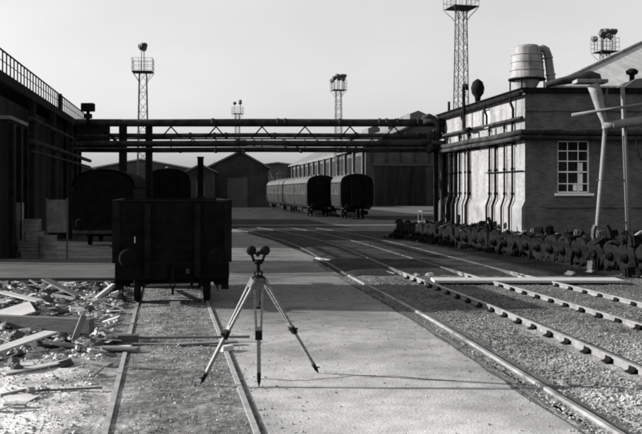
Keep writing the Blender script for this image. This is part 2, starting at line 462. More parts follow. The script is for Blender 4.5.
def track(name, label, fr, y0, y1, z0, sl0, sl1, step=.72, inner=True):
    t = empty(name, (0,0,0), label, 'railway track')
    for ya,yb,m_ in ((y0,24.6,None),(24.61,y1,'dull_rail')):
        rail(fr, ya, yb, .6, z0).build('rail',m_ or 'rail',t)
        rail(lambda y: fr(y)-1.45, ya, yb, .6, z0 if inner else z0-.095).build('rail',m_ or ('rail' if inner else 'sunk'),t)
    sm = MB().box((0,0,0),(2.5,.25,.125)); cm = None
    y = sl0; first = None
    while y < sl1:
        dx = (fr(y+.2)-fr(y-.2))/.4; a = -math.atan(dx); c = (fr(y)-.725, y, z0-.065)
        if first is None:
            first = sm.build('sleeper','sleeper',t,c,(0,0,a),bevel=.008)
            ch = MB()
            ch.prism([(-.13,0),(.13,0),(.11,.05),(.06,.07),(.05,.12),(-.05,.12),(-.06,.07),(-.11,.05)],-.09,.09,lambda p,q,s:(p+.725,s,q+.063))
            k1 = ch.build('rail_chair','rust',first)
            ch = MB()
            ch.prism([(-.13,0),(.13,0),(.11,.05),(.06,.07),(.05,.12),(-.05,.12),(-.06,.07),(-.11,.05)],-.09,.09,lambda p,q,s:(p-.725,s,q+.063))
            if inner: ch.build('rail_chair','rust',first)
        else:
            c2 = copy_tree(first, t); c2.location = c; c2.rotation_euler = (0,0,a+rg.uniform(-.01,.01))
        y += step
    return t
track('railway_track', 'curving rail track beside the road with rusty chairs on its outer rail', rR, 3.2, 56, .0, 6.2, 24, inner=False)
track('railway_track', 'second rail track close to the brick workshop, its chairs showing in the ballast', rB, 6, 56, -.01, 10, 24.3)
wt = empty('railway_track', (0,0,0), 'straight rail track sunk flush in the dirt under the open wagon', 'railway track')
for s_ in (-.7175,.7175):
    mb = MB(); ys = [3+.7*i for i in range(80)]
    for y in ys: 
        for p,q in ((-.03,0),(.03,0),(.03,.04),(-.03,.04)): mb.v.append((track_x(y)+s_*1.015+p, y, q))
    for i in range(len(ys)-1):
        for k in range(4):
            k2=(k+1)%4; mb.f.append((i*4+k,i*4+k2,(i+1)*4+k2,(i+1)*4+k)); mb.sm.append(False)
    mb.build('rail','flush',wt)
# point blade crossing between the lines
pb = MB()
pts = [gp(316,259), gp(342,263.5), gp(368,269), gp(395,275.5)]
for a,b in zip(pts,pts[1:]): pb.bar((a[0],a[1],.03),(b[0],b[1],.03),.06,.07)
tag(pb.build('point_blade','rail'), 'bright steel point blade lying between the rails in the dark ground', 'rail')

# barrow crossing plank
xa, ya = gp(438,284.5); xb, yb = gp(622,284.5)
tag(MB().box((xa+2.2,22.3,.115),(4.7,.75,.07)).build('crossing_board','wood_pale',None,bevel=.01) , 'long pale crossing board laid flat across the second track', 'board')
o = bpy.data.objects['crossing_board']; 
# ------------------------------------------------------------------ buildings
def quad_wall(mb, p0, p1, z0, z1, holes, thick, inward):
    """vertical wall from p0 to p1 with rectangular holes (s0,s1,z0,z1); inward: unit vector to the inside"""
    p0 = Vector((*p0,0)); p1 = Vector((*p1,0)); L = (p1-p0).length; d = (p1-p0)/L; inw = Vector((*inward,0))
    xs = sorted(set([0,L]+[h[0] for h in holes]+[h[1] for h in holes])); zs = sorted(set([z0,z1]+[h[2] for h in holes]+[h[3] for h in holes]))
    def P(s,z,t): 
        q = p0+d*s+inw*t; return (q.x,q.y,z)
    def solid(i,j):
        if not (0<=i<len(xs)-1 and 0<=j<len(zs)-1): return False
        sm_,zm = (xs[i]+xs[i+1])/2,(zs[j]+zs[j+1])/2
        return not any(h[0]<sm_<h[1] and h[2]<zm<h[3] for h in holes)
    for i in range(len(xs)-1):
        for j in range(len(zs)-1):
            if not solid(i,j): continue
            a,b,c,e = xs[i],xs[i+1],zs[j],zs[j+1]
            for t in (0,thick): mb.add([P(a,c,t),P(b,c,t),P(b,e,t),P(a,e,t)],[(0,1,2,3)])
            if not solid(i-1,j): mb.add([P(a,c,0),P(a,e,0),P(a,e,thick),P(a,c,thick)],[(0,1,2,3)])
            if not solid(i+1,j): mb.add([P(b,c,0),P(b,e,0),P(b,e,thick),P(b,c,thick)],[(0,1,2,3)])
            if not solid(i,j-1): mb.add([P(a,c,0),P(b,c,0),P(b,c,thick),P(a,c,thick)],[(0,1,2,3)])
            if not solid(i,j+1): mb.add([P(a,e,0),P(b,e,0),P(b,e,thick),P(a,e,thick)],[(0,1,2,3)])

# --- right brick workshop
A = Vector((7.56,33,0)); dl = Vector((-.137,1,0)).normalized(); df = Vector((1,.03,0)).normalized()
nl = Vector((-dl.y,dl.x,0)); nf = Vector((df.y,-df.x,0))      # outward normals (left face, front face)
HB = 6.1; LL = 11.9
bw = empty('brick_workshop', A, 'flat topped brick workshop with a limewashed side wall full of downpipes', 'building')
def rel(p): return tuple(Vector(p)-A)
def LF(t, off, z): return tuple(dl*t+nl*off+Vector((0,0,z)))    # point on the left face (local)
def FF(s, off, z): return tuple(df*s+nf*off+Vector((0,0,z)))
def tl(u):                                                        # distance along the left face of photo column u
    k = (u-CX)/F; return (7.56-33*k)/(k+.137)*math.hypot(1,.137)
mb = MB()
quad_wall(mb, (0,0), (dl.x*LL,dl.y*LL), 0, HB, [(tl(489.5),tl(482),4.95,5.75)], .35, (-nl.x,-nl.y))
mb.build('side_wall','brick_white',bw)
wx0, wx1 = 1.22, 2.42
mb = MB()
quad_wall(mb, (df.x*.35,df.y*.35), (df.x*7,df.y*7), 0, HB, [(wx0-.35,wx1-.35,2.28,4.22)], .35, (-nf.x,-nf.y))
mb.add([FF(0,0,0),FF(.35,0,0),FF(.35,0,HB),FF(0,0,HB)],[(0,1,2,3)])
mb.build('front_wall','brick_dark',bw)
mb = MB(); q0 = dl*LL
mb.add([tuple(q0),tuple(q0+df*7),tuple(q0+df*7+Vector((0,0,HB))),tuple(q0+Vector((0,0,HB)))],[(0,1,2,3)]); mb.build('rear_wall','brick_dark',bw)
mb = MB(); a_ = Vector((0,0,HB))
mb.prism([(0,0),(7,0),(7,LL),(0,LL)], HB+.002, HB+.06, lambda p,q,z: tuple(df*p+dl*q+Vector((0,0,z)))); mb.build('roof','slate',bw)
# parapet/fascia
mb = MB(); mb.bar(FF(-.12,.06,HB-.02),FF(7,.06,HB-.02),.12,.2); mb.build('fascia','soot',bw)
mb = MB(); mb.bar(LF(-.12,.10,HB-.0),LF(LL,.10,HB-.0),.05,.16); mb.bar(LF(-.12,.16,HB+.05),LF(LL,.16,HB+.05),.10,.04); mb.build('eaves_board','soot',bw)
mb = MB(); mb.cyl(LF(-.1,.20,HB-.16),LF(LL+.3,.20,HB-.16),.075,n=10); mb.build('gutter','soot',bw)
# window in the front wall
wf = MB(); fw = .05
for a,b in (((wx0,2.28),(wx1,2.28)),((wx0,4.22),(wx1,4.22))): 
    z = a[1]+(fw/2 if a[1]<3 else -fw/2); wf.bar(FF(a[0],-.10,z),FF(b[0],-.10,z),.06,fw)
for x in (wx0+fw/2, wx1-fw/2): wf.bar(FF(x,-.10,2.28+fw),FF(x,-.10,4.22-fw),fw,.06,up=(0,1,0))
for k in (1,2): 
    x = wx0+(wx1-wx0)*k/3; wf.bar(FF(x,-.10,2.33),FF(x,-.10,4.17),.03,.03,up=(0,1,0))
for z in (2.62,3.06,3.46,3.84): wf.bar(FF(wx0+fw,-.105,z),FF(wx1-fw,-.105,z),.03,.034 if z!=3.06 else .05)
wo = wf.build('window','frame_white',bw); 
mb = MB(); mb.add([FF(wx0+.02,-.13,2.3),FF(wx1-.02,-.13,2.3),FF(wx1-.02,-.13,4.2),FF(wx0+.02,-.13,4.2)],[(0,1,2,3)]); mb.build('pane','glass',wo)
mb = MB(); mb.bar(FF(wx0-.12,.03,2.22),FF(wx1+.12,.03,2.22),.26,.09); mb.build('sill','frame_white',wo)
mb = MB()
for x0,x1,z0,z1 in ((.80,.98,2.36,2.62),(.80,.98,2.64,3.0),(.62,.77,2.36,2.62),(.80,.98,3.1,3.4)):
    mb.add([FF(wx0+x0,-.126,z0),FF(wx0+x1,-.126,z0),FF(wx0+x1,-.126,z1),FF(wx0+x0,-.126,z1)],[(0,1,2,3)])
mb.build('painted_lit_pane','frame_white',wo)  # light in some panes, painted as flat white quads
# brick ledge under the window, string courses
mb = MB(); mb.bar(FF(.75,.035,1.78),FF(7,.035,1.78),.07,.09); mb.bar(FF(.0,.03,5.35),FF(7,.03,5.35),.06,.07); mb.build('string_course','brick_dark',bw)
# side window (pale boarded) with frame
t0,t1 = tl(489.5),tl(482)
mb = MB(); mb.prism([(t0,4.95),(t1,4.95),(t1,5.75),(t0,5.75)],-.14,-.1,lambda p,q,o_: LF(p,o_,q)); sw = mb.build('window','white',bw)
# plinth with sloped cap along the side wall
mb = MB()
mb.prism([(0.003,0),(.13,0),(.13,1.72),(0.003,1.98)], .0, LL, lambda p,q,t: LF(t,p,q)); mb.build('plinth','plinth',bw)
# pilasters
for k,t in enumerate((tl(476)+0, tl(519), tl(464), tl(449))):
    pass
# downpipes
dps = [(441.5,4.2,.10),(446,4.2,.14),(449,5.0,.07),(452.5,4.2,.17),(457,4.2,.13),(461.5,5.0,.08),(467,4.2,.05),(470.6,5.0,.10),(491.5,5.0,.07),(497.5,4.3,.08),(506.5,5.0,.06),(514.5,5.1,.07)]
first = None
for u,z1,r in dps:
    t = tl(u)
    mb = MB()
    z0 = 2.05
    mb.tube([LF(t,.09,z1),LF(t,.09,2.12),LF(t,.14,1.95),LF(t,.22,1.72),LF(t,.22,.15)], r*.62, 8)
    for zc in (z1-.15,3.2,2.25): mb.cyl(LF(t,.09,zc-.05),LF(t,.09,zc+.05),r*.62+.02,n=8)
    mb.build('downpipe','soot',bw)
# swan-neck pipes between gutter and mid pipe
for u in (465.5,489,515.5):
    t = tl(u); mb = MB(); mb.tube([LF(t,.2,HB-.2),LF(t,.2,HB-.38),LF(t,.1,HB-.62),LF(t,.1,5.1)],.05,8); mb.build('swan_neck_pipe','soot',bw)
# U vent pipe hanging over the gutter + dark cowl
t = tl(471.5); mb = MB(); mb.tube([LF(t-.9,.36,5.05),LF(t-.25,.36,5.05),LF(t,.36,5.1),LF(t,.36,6.9),LF(t-.1,.36,7.05),LF(t-.3,.36,7.0),LF(t-.36,.30,6.8)],.075,10)
mb.build('vent_pipe','soot',bw)
mb = MB(); c_ = LF(tl(475.5),-.1,6.16)
mb.lathe(c_, [(.10,0),(.14,.3),(.26,.45),(.30,.7),(.22,.95),(.05,1.08)],14); mb.build('vent_cowl','soot',bw)
mb = MB(); mb.cyl(LF(tl(450),.05,HB),LF(tl(450),.05,HB+.55),.06,n=8); mb.build('vent_pipe','soot',bw)

# --- steam pipes along the workshop (a run of its own, carried to the bridge)
sp_ = empty('steam_pipe_run', A, 'run of dark lagged steam pipes along the workshop walls', 'pipes')
def run(z, off, r, wrap, name='pipe', t_end=LL+.2, sag=.0):
    mb = MB(); pts = []
    if wrap: pts += [FF(6.8,off,z),FF(3.5,off,z-sag),FF(.5,off,z),FF(-off*.8,off,z)]
    pts += [LF(-off,off,z),LF(3,off,z-sag),LF(6,off,z),LF(9,off,z-sag),LF(t_end,off,z)]
    mb.tube(pts, r, 10); return mb.build(name,'pipe',sp_)
run(5.05,.18,.065,False); run(4.52,.24,.11,True,sag=.03); run(4.30,.30,.085,True,sag=.02); run(4.36,.08,.05,True)
for t in (1,3.2,5.4,7.6,9.8,11.6):
    mb = MB(); mb.bar(LF(t,.0,4.18),LF(t,.42,4.18),.06,.06); mb.bar(LF(t,.01,4.9),LF(t,.01,4.18),.05,.05); mb.build('bracket','soot',sp_)
mb = MB(); mb.cyl(LF(0,.08,3.1),LF(4.3,.08,3.1),.025,n=6); mb.build('conduit','soot',sp_)

# --- dust cyclone on the workshop roof
Yc = 35.5
cc = empty('dust_cyclone', (xat(527,Yc),Yc,HB+.06), 'pale conical dust collector standing on legs on the workshop roof', 'dust collector')
mb = MB(); mb.lathe((0,0,0), [(.17,.0),(.26,.1),(.50,.55),(.52,.62)],24); mb.build('hopper_cone','galv',cc)
mb = MB(); mb.lathe((0,0,0), [(.70,.66),(.68,.7),(.63,1.3),(.58,1.86),(.55,1.90),(.45,1.93),(.44,1.98),(.15,2.02)],28); mb.build('drum','galv',cc)
for z_,r_ in ((.98,.666),(1.3,.636),(1.6,.61)):
    mb = MB(); mb.lathe((0,0,0), [(r_-.01,z_-.022),(r_+.014,z_-.02),(r_+.014,z_+.02),(r_-.02,z_+.022)],28); mb.build('seam_band','galv',cc)
for p_,q_ in (((.79,-.15,1.5),(.795,-.15,1.45)),((.90,-.15,.83),(.905,-.15,.78)),((.97,-.15,.2),(.975,-.15,.15))):
    mb = MB(); mb.tube([p_,q_],.205,16); mb.build('duct_flange','galv',cc)
mb = MB(); mb.lathe((0,0,0), [(.74,.60),(.74,.66),(.56,.67)],24); mb.build('ring_beam','soot',cc)
for k in range(4):
    a = R(45+90*k+15); mb = MB(); mb.bar((.69*math.cos(a),.69*math.sin(a),0),(.69*math.cos(a),.69*math.sin(a),.6),.05); mb.build('leg','soot',cc)
mb = MB(); mb.tube([(.42,-.1,1.80),(.60,-.12,1.86),(.72,-.14,1.78),(.80,-.15,1.55),(.90,-.15,.8),(.99,-.15,.02)],[.13,.15,.16,.16,.17,.18],14); mb.build('outlet_duct','galv',cc)

# --- big pale roof behind the workshop
rh = empty('rear_shed', (13,42,0), 'large shed with a pale pitched roof rising behind the brick workshop', 'building')
def L2(x,y,z): return (x-13,y-42,z)
mb = MB()
V = [(9.3,36,6.6),(34,36,6.6),(34,60,6.6),(9.3,60,6.6),(20.6,48,11.9),(23,48,11.9)]
V2 = [L2(*v) for v in V]+[L2(v[0],v[1],v[2]-.15) for v in V[:4]]
mb.add(V2, [(0,1,5,4),(2,3,4,5),(3,0,4),(1,2,5),(0,6,7,1),(1,7,8,2),(2,8,9,3),(3,9,6,0),(6,9,8,7)]); mb.build('roof','pale_roof',rh)
mb = MB(); mb.tube([L2(*V[0]),L2(*V[4]),L2(*V[5]),L2(*V[1])],.11,6); mb.build('ridge_tile','galv',rh)
mb = MB(); mb.span(L2(9.7,40,0),L2(33.6,59.6,6.46)); mb.build('wall','far_wall',rh)
# roof streak ladder / vents
vt = empty('roof_ventilator', (xat(632,35),35,6.75), 'small dark ventilator on the low roof at the right edge of the workshop', 'ventilator')
mb = MB(); mb.lathe((0,0,0),[(.10,-.2),(.10,.15),(.22,.2),(.24,.32),(.12,.4),(.03,.42)],14); mb.build('cowl','soot',vt)
mb = MB(); mb.prism([(-.62,-.35),(-.1,.02),(2.5,.25),(2.5,-.45),(-.62,-.45)],-.7,1.2,lambda p,q,y:(p,y,q-.10)); mb.build('roof_hood','slate',vt)

# --- dust duct with trestle in front of the workshop
Yd = 30.0
du = empty('extraction_duct', (xat(605,Yd),Yd,0), 'pale extraction duct with a tapering chute carried on two poles before the workshop', 'duct')
def D(u,v,dy=0): return (xat(u,Yd+dy)-xat(605,Yd), dy, zat(v,Yd+dy))
mb = MB(); mb.tube([D(593,84),D(596,92),D(601,112),D(604,120),D(606,134)],[.21,.20,.14,.11,.06],12); mb.build('chute','pale_pipe',du)
mb = MB(); mb.tube([D(603,125),D(612,125.5),D(626,123),D(650,120),D(700,116)],[.13,.15,.155,.155,.155],14); mb.build('duct','pale_pipe',du)
mb = MB()
for u in (612,626,640): mb.tube([D(u,126.2-(u-612)*.13),D(u+1,126.1-(u-612)*.13)],.17,14)
mb.build('clamp_band','pale_pipe',du)
for a,b in ((D(605,130,.25),D(595,261,.25)),(D(622.5,86,.25),D(630,261,.25))):
    mb = MB(); mb.cyl(a,b,.07,.095,n=9); mb.build('pole','wood',du)
mb = MB(); mb.cyl(D(572,115,-.2),D(660,101.5,-.2),.05,n=8); mb.build('handrail','wood',du)
mb = MB(); mb.cyl(D(607,88,.1),D(603,128,.1),.04,n=6); mb.build('brace','wood_dark',du)
for v_ in (180,222):
    mb = MB(); mb.bar(D(597,v_,.25),D(628,v_,.25),.04,.05); mb.build('crossbar','wood_dark',du)
mb = MB(); mb.tube([D(636,135),D(637,150),D(640,158),D(646,164),D(660,170)],.025,6); mb.build('hose','soot',du)
mb = MB(); mb.box((D(591,81.5)[0],.1,D(591,81.5)[2]),(1.05,.6,.12)); mb.build('hood','galv',du,bevel=.01)
hd = MB(); Yh=31.5
hd.tube([(xat(u,Yh),Yh,zat(v,Yh)) for u,v in ((545,85),(562,81),(578,78.5),(590,76),(596,78),(598,83))],[.1,.13,.17,.19,.2,.16],12)
tag(hd.build('roof_duct','pipe'), 'dark curved duct lying along the workshop roof edge behind the white hood', 'duct')

# --- left side: dark workshop, low block before it, walkway with railing passing over both
Bx, By = -10.64, 31.5; dL = Vector((-.153,1,0)).normalized(); HL = 6.0; T0 = 12.7; LLen = 20.5
lw = empty('dark_workshop', (Bx,By,0), 'dark corrugated workshop with a low gable behind the railed walkway', 'building')
nL = Vector((1,.153,0)).normalized()
def WL(t, off, z): return tuple(dL*t+nL*off+Vector((0,0,z)))
mb = MB(); nn = 0; prof=[]; t = T0
while t < LLen: prof.append((t, -.25+(.03 if nn%2 else 0))); t += .16; nn += 1
for (ta,oa),(tb,ob) in zip(prof,prof[1:]): mb.add([WL(ta,oa,0),WL(tb,ob,0),WL(tb,ob,HL),WL(ta,oa,HL)],[(0,1,2,3)])
gab = [(-.25,0),(-.25,HL),(-4.6,8.2),(-9,HL),(-9,0)]
gx = [(-.25-.16*k, (.03 if k%2 else 0)) for k in range(55)]
def gh(o): return HL+(2.2*(-.25-o)/4.35 if o > -4.6 else 2.2*(9+o)/4.4)
for (oa,ta),(ob,tb) in zip(gx,gx[1:]): mb.add([WL(T0-ta,oa,0),WL(T0-tb,ob,0),WL(T0-tb,ob,gh(ob)),WL(T0-ta,oa,gh(oa))],[(0,1,2,3)])
mb.add([WL(LLen,o,z) for o,z in gab],[(0,1,2,3,4)])
mb.add([WL(T0,-9,0),WL(LLen,-9,0),WL(LLen,-9,HL),WL(T0,-9,HL)],[(0,1,2,3)])
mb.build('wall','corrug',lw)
mb = MB(); mb.prism([(-.0,HL-.05),(-4.6,8.22),(-9.2,HL-.05),(-9.2,HL+.08),(-4.6,8.36),(-.0,HL+.08)],T0-.15,LLen+.1,lambda p,q,t:WL(t,p,q)); mb.build('roof','slate',lw)
for t in (13.2,15.2,17.4,19.6):
    mb = MB(); mb.bar(WL(t,-.16,0),WL(t,-.16,HL-.1),.14,.12,up=(0,1,0)); mb.build('pilaster','soot',lw)
mb = MB(); mb.prism([(-3.0,0),(-6.2,0),(-6.2,3.6),(-3.0,3.6)],T0-.10,T0-.04,lambda p,q,t:WL(t,p,q)); mb.build('door','far_dark',lw)
lb = empty('brick_outbuilding', (Bx,By,0), 'low sooty flat roofed outbuilding under the walkway beside the crates', 'building')
mb = MB()
p0,p1 = (dL*-3.6+nL*.25),(dL*-.6+nL*.25)
quad_wall(mb,(p0.x,p0.y),(p1.x,p1.y),0,4.6,[],.3,(-nL.x,-nL.y))
mb.add([WL(-3.6,.25,0),WL(-3.6,-6,0),WL(-3.6,-6,4.6),WL(-3.6,.25,4.6)],[(0,1,2,3)]); mb.add([WL(-.6,.25,0),WL(-.6,-6,0),WL(-.6,-6,4.6),WL(-.6,.25,4.6)],[(0,1,2,3)])
mb.add([WL(-3.6,-6,0),WL(-.6,-6,0),WL(-.6,-6,4.6),WL(-3.6,-6,4.6)],[(0,1,2,3)])
mb.build('wall','corrug',lb)
mb = MB(); mb.prism([(.35,4.605),(-6.1,4.605),(-6.1,4.72),(.35,4.72)],-3.7,-.5,lambda p,q,t:WL(t,p,q)); mb.build('roof','slate',lb)
for t in (-3.4,-2.1,-.8):
    mb = MB(); mb.bar(WL(t,.32,0),WL(t,.32,4.5),.16,.12,up=(0,1,0)); mb.build('pilaster','soot',lb)
wk = empty('railed_walkway', (Bx,By,0), 'high steel walkway with thin railing running along the left edge of the yard', 'walkway')
mb = MB(); mb.bar(WL(-6,.2,HL-.16),WL(LLen-1,.2,HL-.16),.14,.32); mb.bar(WL(-6,-.5,HL-.03),WL(LLen-1,-.5,HL-.03),1.2,.05); mb.build('deck','soot',wk)
for t in (-5.8,1.2,6.5,12.2):
    mb = MB(); mb.bar(WL(t,.2,HL-.32),WL(t,.2,0),.16,.16); mb.bar(WL(t,.2,HL-1.2),WL(t+.9,.2,HL-.3),.08); mb.bar(WL(t,.2,HL-1.2),WL(t-.9,.2,HL-.3),.08); mb.build('post','soot',wk)
for z,r in ((4.9,.08),(4.1,.10),(3.75,.06)):
    mb = MB(); mb.cyl(WL(-.4,.42,z),WL(LLen,.3,z),r,n=8); mb.build('pipe','pipe',wk)
mb = MB()
t = -6
while t < LLen-1:
    mb.bar(WL(t,.2,HL+.0),WL(t,.2,HL+.68),.035,.035,up=(0,1,0)); t += .62
mb.bar(WL(-6,.2,HL+.68),WL(LLen-1,.2,HL+.68),.03,.05)
mb.bar(WL(-6,.2,HL+.36),WL(LLen-1,.2,HL+.36),.02,.02)
mb.bar(WL(8.6,.2,HL),WL(8.6,.2,HL+.72),.16,.12,up=(0,1,0))
mb.build('railing','soot',wk)
# floodlight box on its far corner
fl = empty('floodlight', (xat(88,43.5),43.5,zat(117,43.5)), 'boxy dark floodlight on a short stalk at the left end of the pipe bridge', 'floodlight')
mb = MB(); mb.cyl((0,0,-.4),(0,0,.28),.09,n=8); mb.box((0,0,.04),(.34,.3,.22)); mb.build('stalk','soot',fl)
mb = MB(); mb.box((0,0,.47),(.62,.4,.40)); mb.build('lamp_housing','soot',fl,bevel=.03)

# low concrete dock in front of it
dk = MB(); dk.span((-13,21.6,0),(-5.0,27.6,.25)); dk.span((-13,21.52,.13),(-5.0,21.6,.17))
tag(dk.build('loading_dock','dock_dark',bevel=.015), 'low concrete loading dock crossing before the dark workshop', 'dock')

# ------------------------------------------------------------------ pipe bridge
YB = 43.8; pbx = empty('pipe_bridge', (0,YB,0), 'long overhead bridge of dark steam pipes spanning the whole yard', 'pipe bridge')
xl, xr_ = xat(76,YB), xat(441,YB)
for z,r,dy in ((5.72,.18,0),(5.09,.115,.1),(4.70,.135,-.1),(4.35,.095,.2),(4.44,.05,-.3)):
    mb = MB(); mb.tube([(xl,dy,z),(xl+4,dy,z-.015),(xl+9,dy,z+.01),(xl+14,dy,z-.01),(xr_+.6,dy,z)],r,10)
    for k in range(3+int(r*30)):
        x = xl+rg.uniform(1,17); mb.cyl((x,dy,z),(x+.12,dy,z),r+.035,n=10)
    mb.build('pipe','pipe',pbx)
mb = MB(); mb.bar((xl,0,5.55),(xr_,0,5.55),.16,.06); mb.bar((xl,0,4.92),(xr_,0,4.92),.16,.07); mb.bar((xl,0,4.55),(xr_,0,4.55),.12,.05)
for u in (171,216,262,305,350,394):
    x = xat(u,YB); mb.bar((x,0,5.52),(x-.5,0,4.95),.06); mb.bar((x,0,5.52),(x+.5,0,4.95),.06); mb.bar((x,0,4.9),(x,0,4.3),.05)
for u in (193,238,284,328,372): 
    x = xat(u,YB); mb.bar((x,0,4.90),(x-.4,0,4.56),.04); mb.bar((x,0,4.90),(x+.4,0,4.56),.04)
mb.build('truss','soot',pbx)
for u,w in ((123,.34),(149,.30)):
    x = xat(u,YB); mb = MB(); mb.bar((x,0,0),(x,0,5.7),w,.3,up=(0,1,0)); mb.bar((x,0,0),(x,0,.1),w+.3,.6,up=(0,1,0)); mb.build('column','soot',pbx)
mb = MB(); mb.bar((xat(436,YB),.0,0),(xat(436,YB),.0,5.5),.22,.22,up=(0,1,0)); mb.build('column','soot',pbx)
# valves and bends at the right-hand end
mb = MB(); rr = random.Random(4)
for k in range(9):
    x = xat(rr.uniform(427,444),YB); z = rr.uniform(4.3,5.7); mb.lathe((x,rr.uniform(-.35,.3),z),[(.06,-.2),(.2,-.16),(.22,.05),(.12,.2)],10)
mb.tube([(xr_-.9,-.25,5.76),(xr_-.4,-.25,5.75),(xr_-.25,-.25,5.6),(xr_-.22,-.25,4.5)],.13,10)
mb.tube([(xr_-.5,-.35,4.71),(xr_-.05,-.35,4.7),(xr_+.0,-.35,4.55),(xr_+.0,-.35,.3)],.10,10)
mb.tube([(xr_-.9,-.1,5.9),(xr_-.6,-.1,6.0),(xr_-.3,-.1,5.85)],.16,10)
mb.build('valve_cluster','pipe',pbx)
mb = MB()
mb.box((xat(92,YB),.3,5.0),(1.5,.6,1.3)); mb.bar((xat(100,YB),0,5.6),(xat(118,YB),0,4.7),.12,.12); mb.box((xat(106,YB),.2,4.5),(1.9,.4,.3)); mb.build('junction_box','soot',pbx)
# ------------------------------------------------------------------ open wagon
wg_y = 18.6
wz = math.atan(.175)
wg = empty('open_wagon', (track_x(20.25), 20.25, .03), 'black wooden open goods wagon standing end on beside the road', 'wagon', rz=wz)
hw, hl = 1.19, 2.15
mb = MB()
for s in (-1,1): mb.span((s*hw-.04*(s>0)-.04*(s<0)+0.04*0,-hl,.85),(s*hw+.04,hl,2.12))
bd = MB()
zz = .86
for k in range(6):
    h = .208
    bd.span((-hw,-hl,zz),(hw,-hl+.06,zz+h-.0015)); bd.span((-hw,hl-.06,zz),(hw,hl,zz+h-.0015))
    for s in (-1,1): bd.span((s*hw,-hl,zz),(s*(hw-.06),hl,zz+h-.0015))
    zz += h
bd.build('plank_body','black_paint',wg,bevel=.004)
mb = MB(); mb.span((-hw+.06,-hl+.06,.84),(hw-.06,hl-.06,.90)); mb.build('floor','wood_dark',wg)
mb = MB()
for s in (-1,1):
    for y in (-hl-.006,hl+.006): mb.span((s*(hw+.006),y-.006,.86),(s*(hw-.14),y+.006,2.11))
    for y in (-hl,hl-.14): mb.span((s*(hw+.003),y,.86),(s*(hw+.012),y+.14,2.11))
for x in (-.5,.5): mb.span((x-.06,-hl-.10,.55),(x+.06,-hl-.002,2.06)); mb.span((x-.06,hl+.002,.55),(x+.06,hl+.10,2.06))
mb.span((-hw-.02,-hl-.02,2.112),(hw+.02,-hl+.07,2.135)); mb.span((-hw-.02,hl-.07,2.112),(hw+.02,hl+.02,2.135))
for s in (-1,1): mb.span((s*(hw+.02),-hl+.07,2.112),(s*(hw-.07),hl-.07,2.135))
mb.build('ironwork','soot',wg)
mb = MB()
for x in (-.9,.9): mb.span((x-.06,-hl+.15,.56),(x+.06,hl-.15,.84))
mb.span((-1.15,-hl,.52),(1.15,-hl+.15,.842)); mb.span((-1.15,hl-.15,.52),(1.15,hl,.842))
mb.build('underframe','black_paint',wg,bevel=.006)
for s in (-1,1):
    for y,d in ((-hl,-1),(hl,1)):
        mb = MB(); pr = [(.16,0),(.13,.08),(.09,.12),(.085,.32),(.06,.33),(.06,.42),(.17,.425),(.19,.44),(.15,.465)]
        mb.lathe((s*.865,y,.99), [(r_,d*h_) for r_,h_ in pr],18,axis='Y'); mb.build('buffer','black_paint',wg)
def wheelset(parent, y, zc=.46, r=.46, m='rust'):
    o_ = MB().cyl((-1.0,y,zc),(1.0,y,zc),.075,n=12).build('axle',m,parent)
    for s in (-1,1):
        mb = MB(); c = Vector((s*.72,y,zc))
        mb.lathe(c, [(r-.07,-.065),(r-.005,-.065),(r,-.03),(r+.0,.03),(r+.03,.06*1),(r-.06,.068)] if s<0 else [(r-.06,-.068),(r+.03,-.06),(r,-.03),(r,.03),(r-.005,.065),(r-.07,.065)],28,axis='X')
        mb.build('wheel',m,parent)
for y in (-1.48,1.48):
    wheelset(wg, y, .46, .455, 'soot')
    for s in (-1,1):
        mb = MB(); mb.span((s*.98-.11,y-.13,.33),(s*.98+.11,y+.13,.6)); mb.span((s*.98-.05,y-.3,.22),(s*.98-.03,y-.2,.6)); mb.span((s*.98-.05,y+.2,.22),(s*.98-.03,y+.3,.6)); mb.build('axlebox','soot',wg,bevel=.015)
        mb = MB()
        for k in range(5): mb.span((s*.98-.05,y-.55+k*.09,.60+k*.024-.0),(s*.98+.05,y+.55-k*.09,.622+k*.024))
        mb.build('leaf_spring','soot',wg)
mb = MB()
for s in (-1,1):
    mb.bar((s*1.06,-1.8,.62),(s*1.06,.9,.42),.03,.06); mb.bar((s*1.02,0,.56),(s*1.02,-.2,.25),.05); mb.bar((s*1.02,0,.56),(s*1.02,.2,.25),.05)
    for y in (-.8,.8): mb.box((s*.72,y,.46),(.09,.08,.34))
mb.build('brake_gear','soot',wg)
mb = MB(); mb.bar((1.16,-1.9,.6),(1.16,-.2,.72),.02,.05); mb.build('brake_lever','soot',wg)
# hanging tackle between the buffers: hook, chain links, steps
mb = MB(); mb.bar((0,-hl-.01,.68),(0,-hl-.25,.66),.08,.1); mb.bar((0,-hl-.25,.66),(0,-hl-.27,.78),.05); mb.build('coupling_hook','soot',wg)
mb = MB()
for k in range(3):
    z = .60-k*.14; pts = [(.045*math.cos(t)*(1 if k%2 else .3), -hl-.25+.045*math.cos(t)*(.3 if k%2 else 1), z+.09*math.sin(t)) for t in [i*math.pi/5 for i in range(11)]]
    mb.tube(pts,.014,6,False)
mb.build('coupling_chain','soot',wg)
mb = MB()
for x0,x1,z0 in ((-1.15,-1.0,.30),(1.0,1.15,.28),(-.62,-.56,.40),(.36,.42,.36),(.56,.62,.34),(-.30,-.24,.42)): mb = MB(); mb.span((x0,-hl+.16,z0),(x1,-hl+.24,.842)); mb.build('hanging_iron','soot',wg)
mb = MB(); mb.bar((-.66,-.82,.36),(.66,-.82,.36),.06,.12); mb.bar((-.66,-.75,.44),(.66,-.9,.44),.04,.05); mb.build('brake_beam','soot',wg)
mb = MB(); mb.span((-.765,-hl-.016,1.27),(-.742,-hl-.012,1.40)); mb.build('chalk_mark','white',wg)
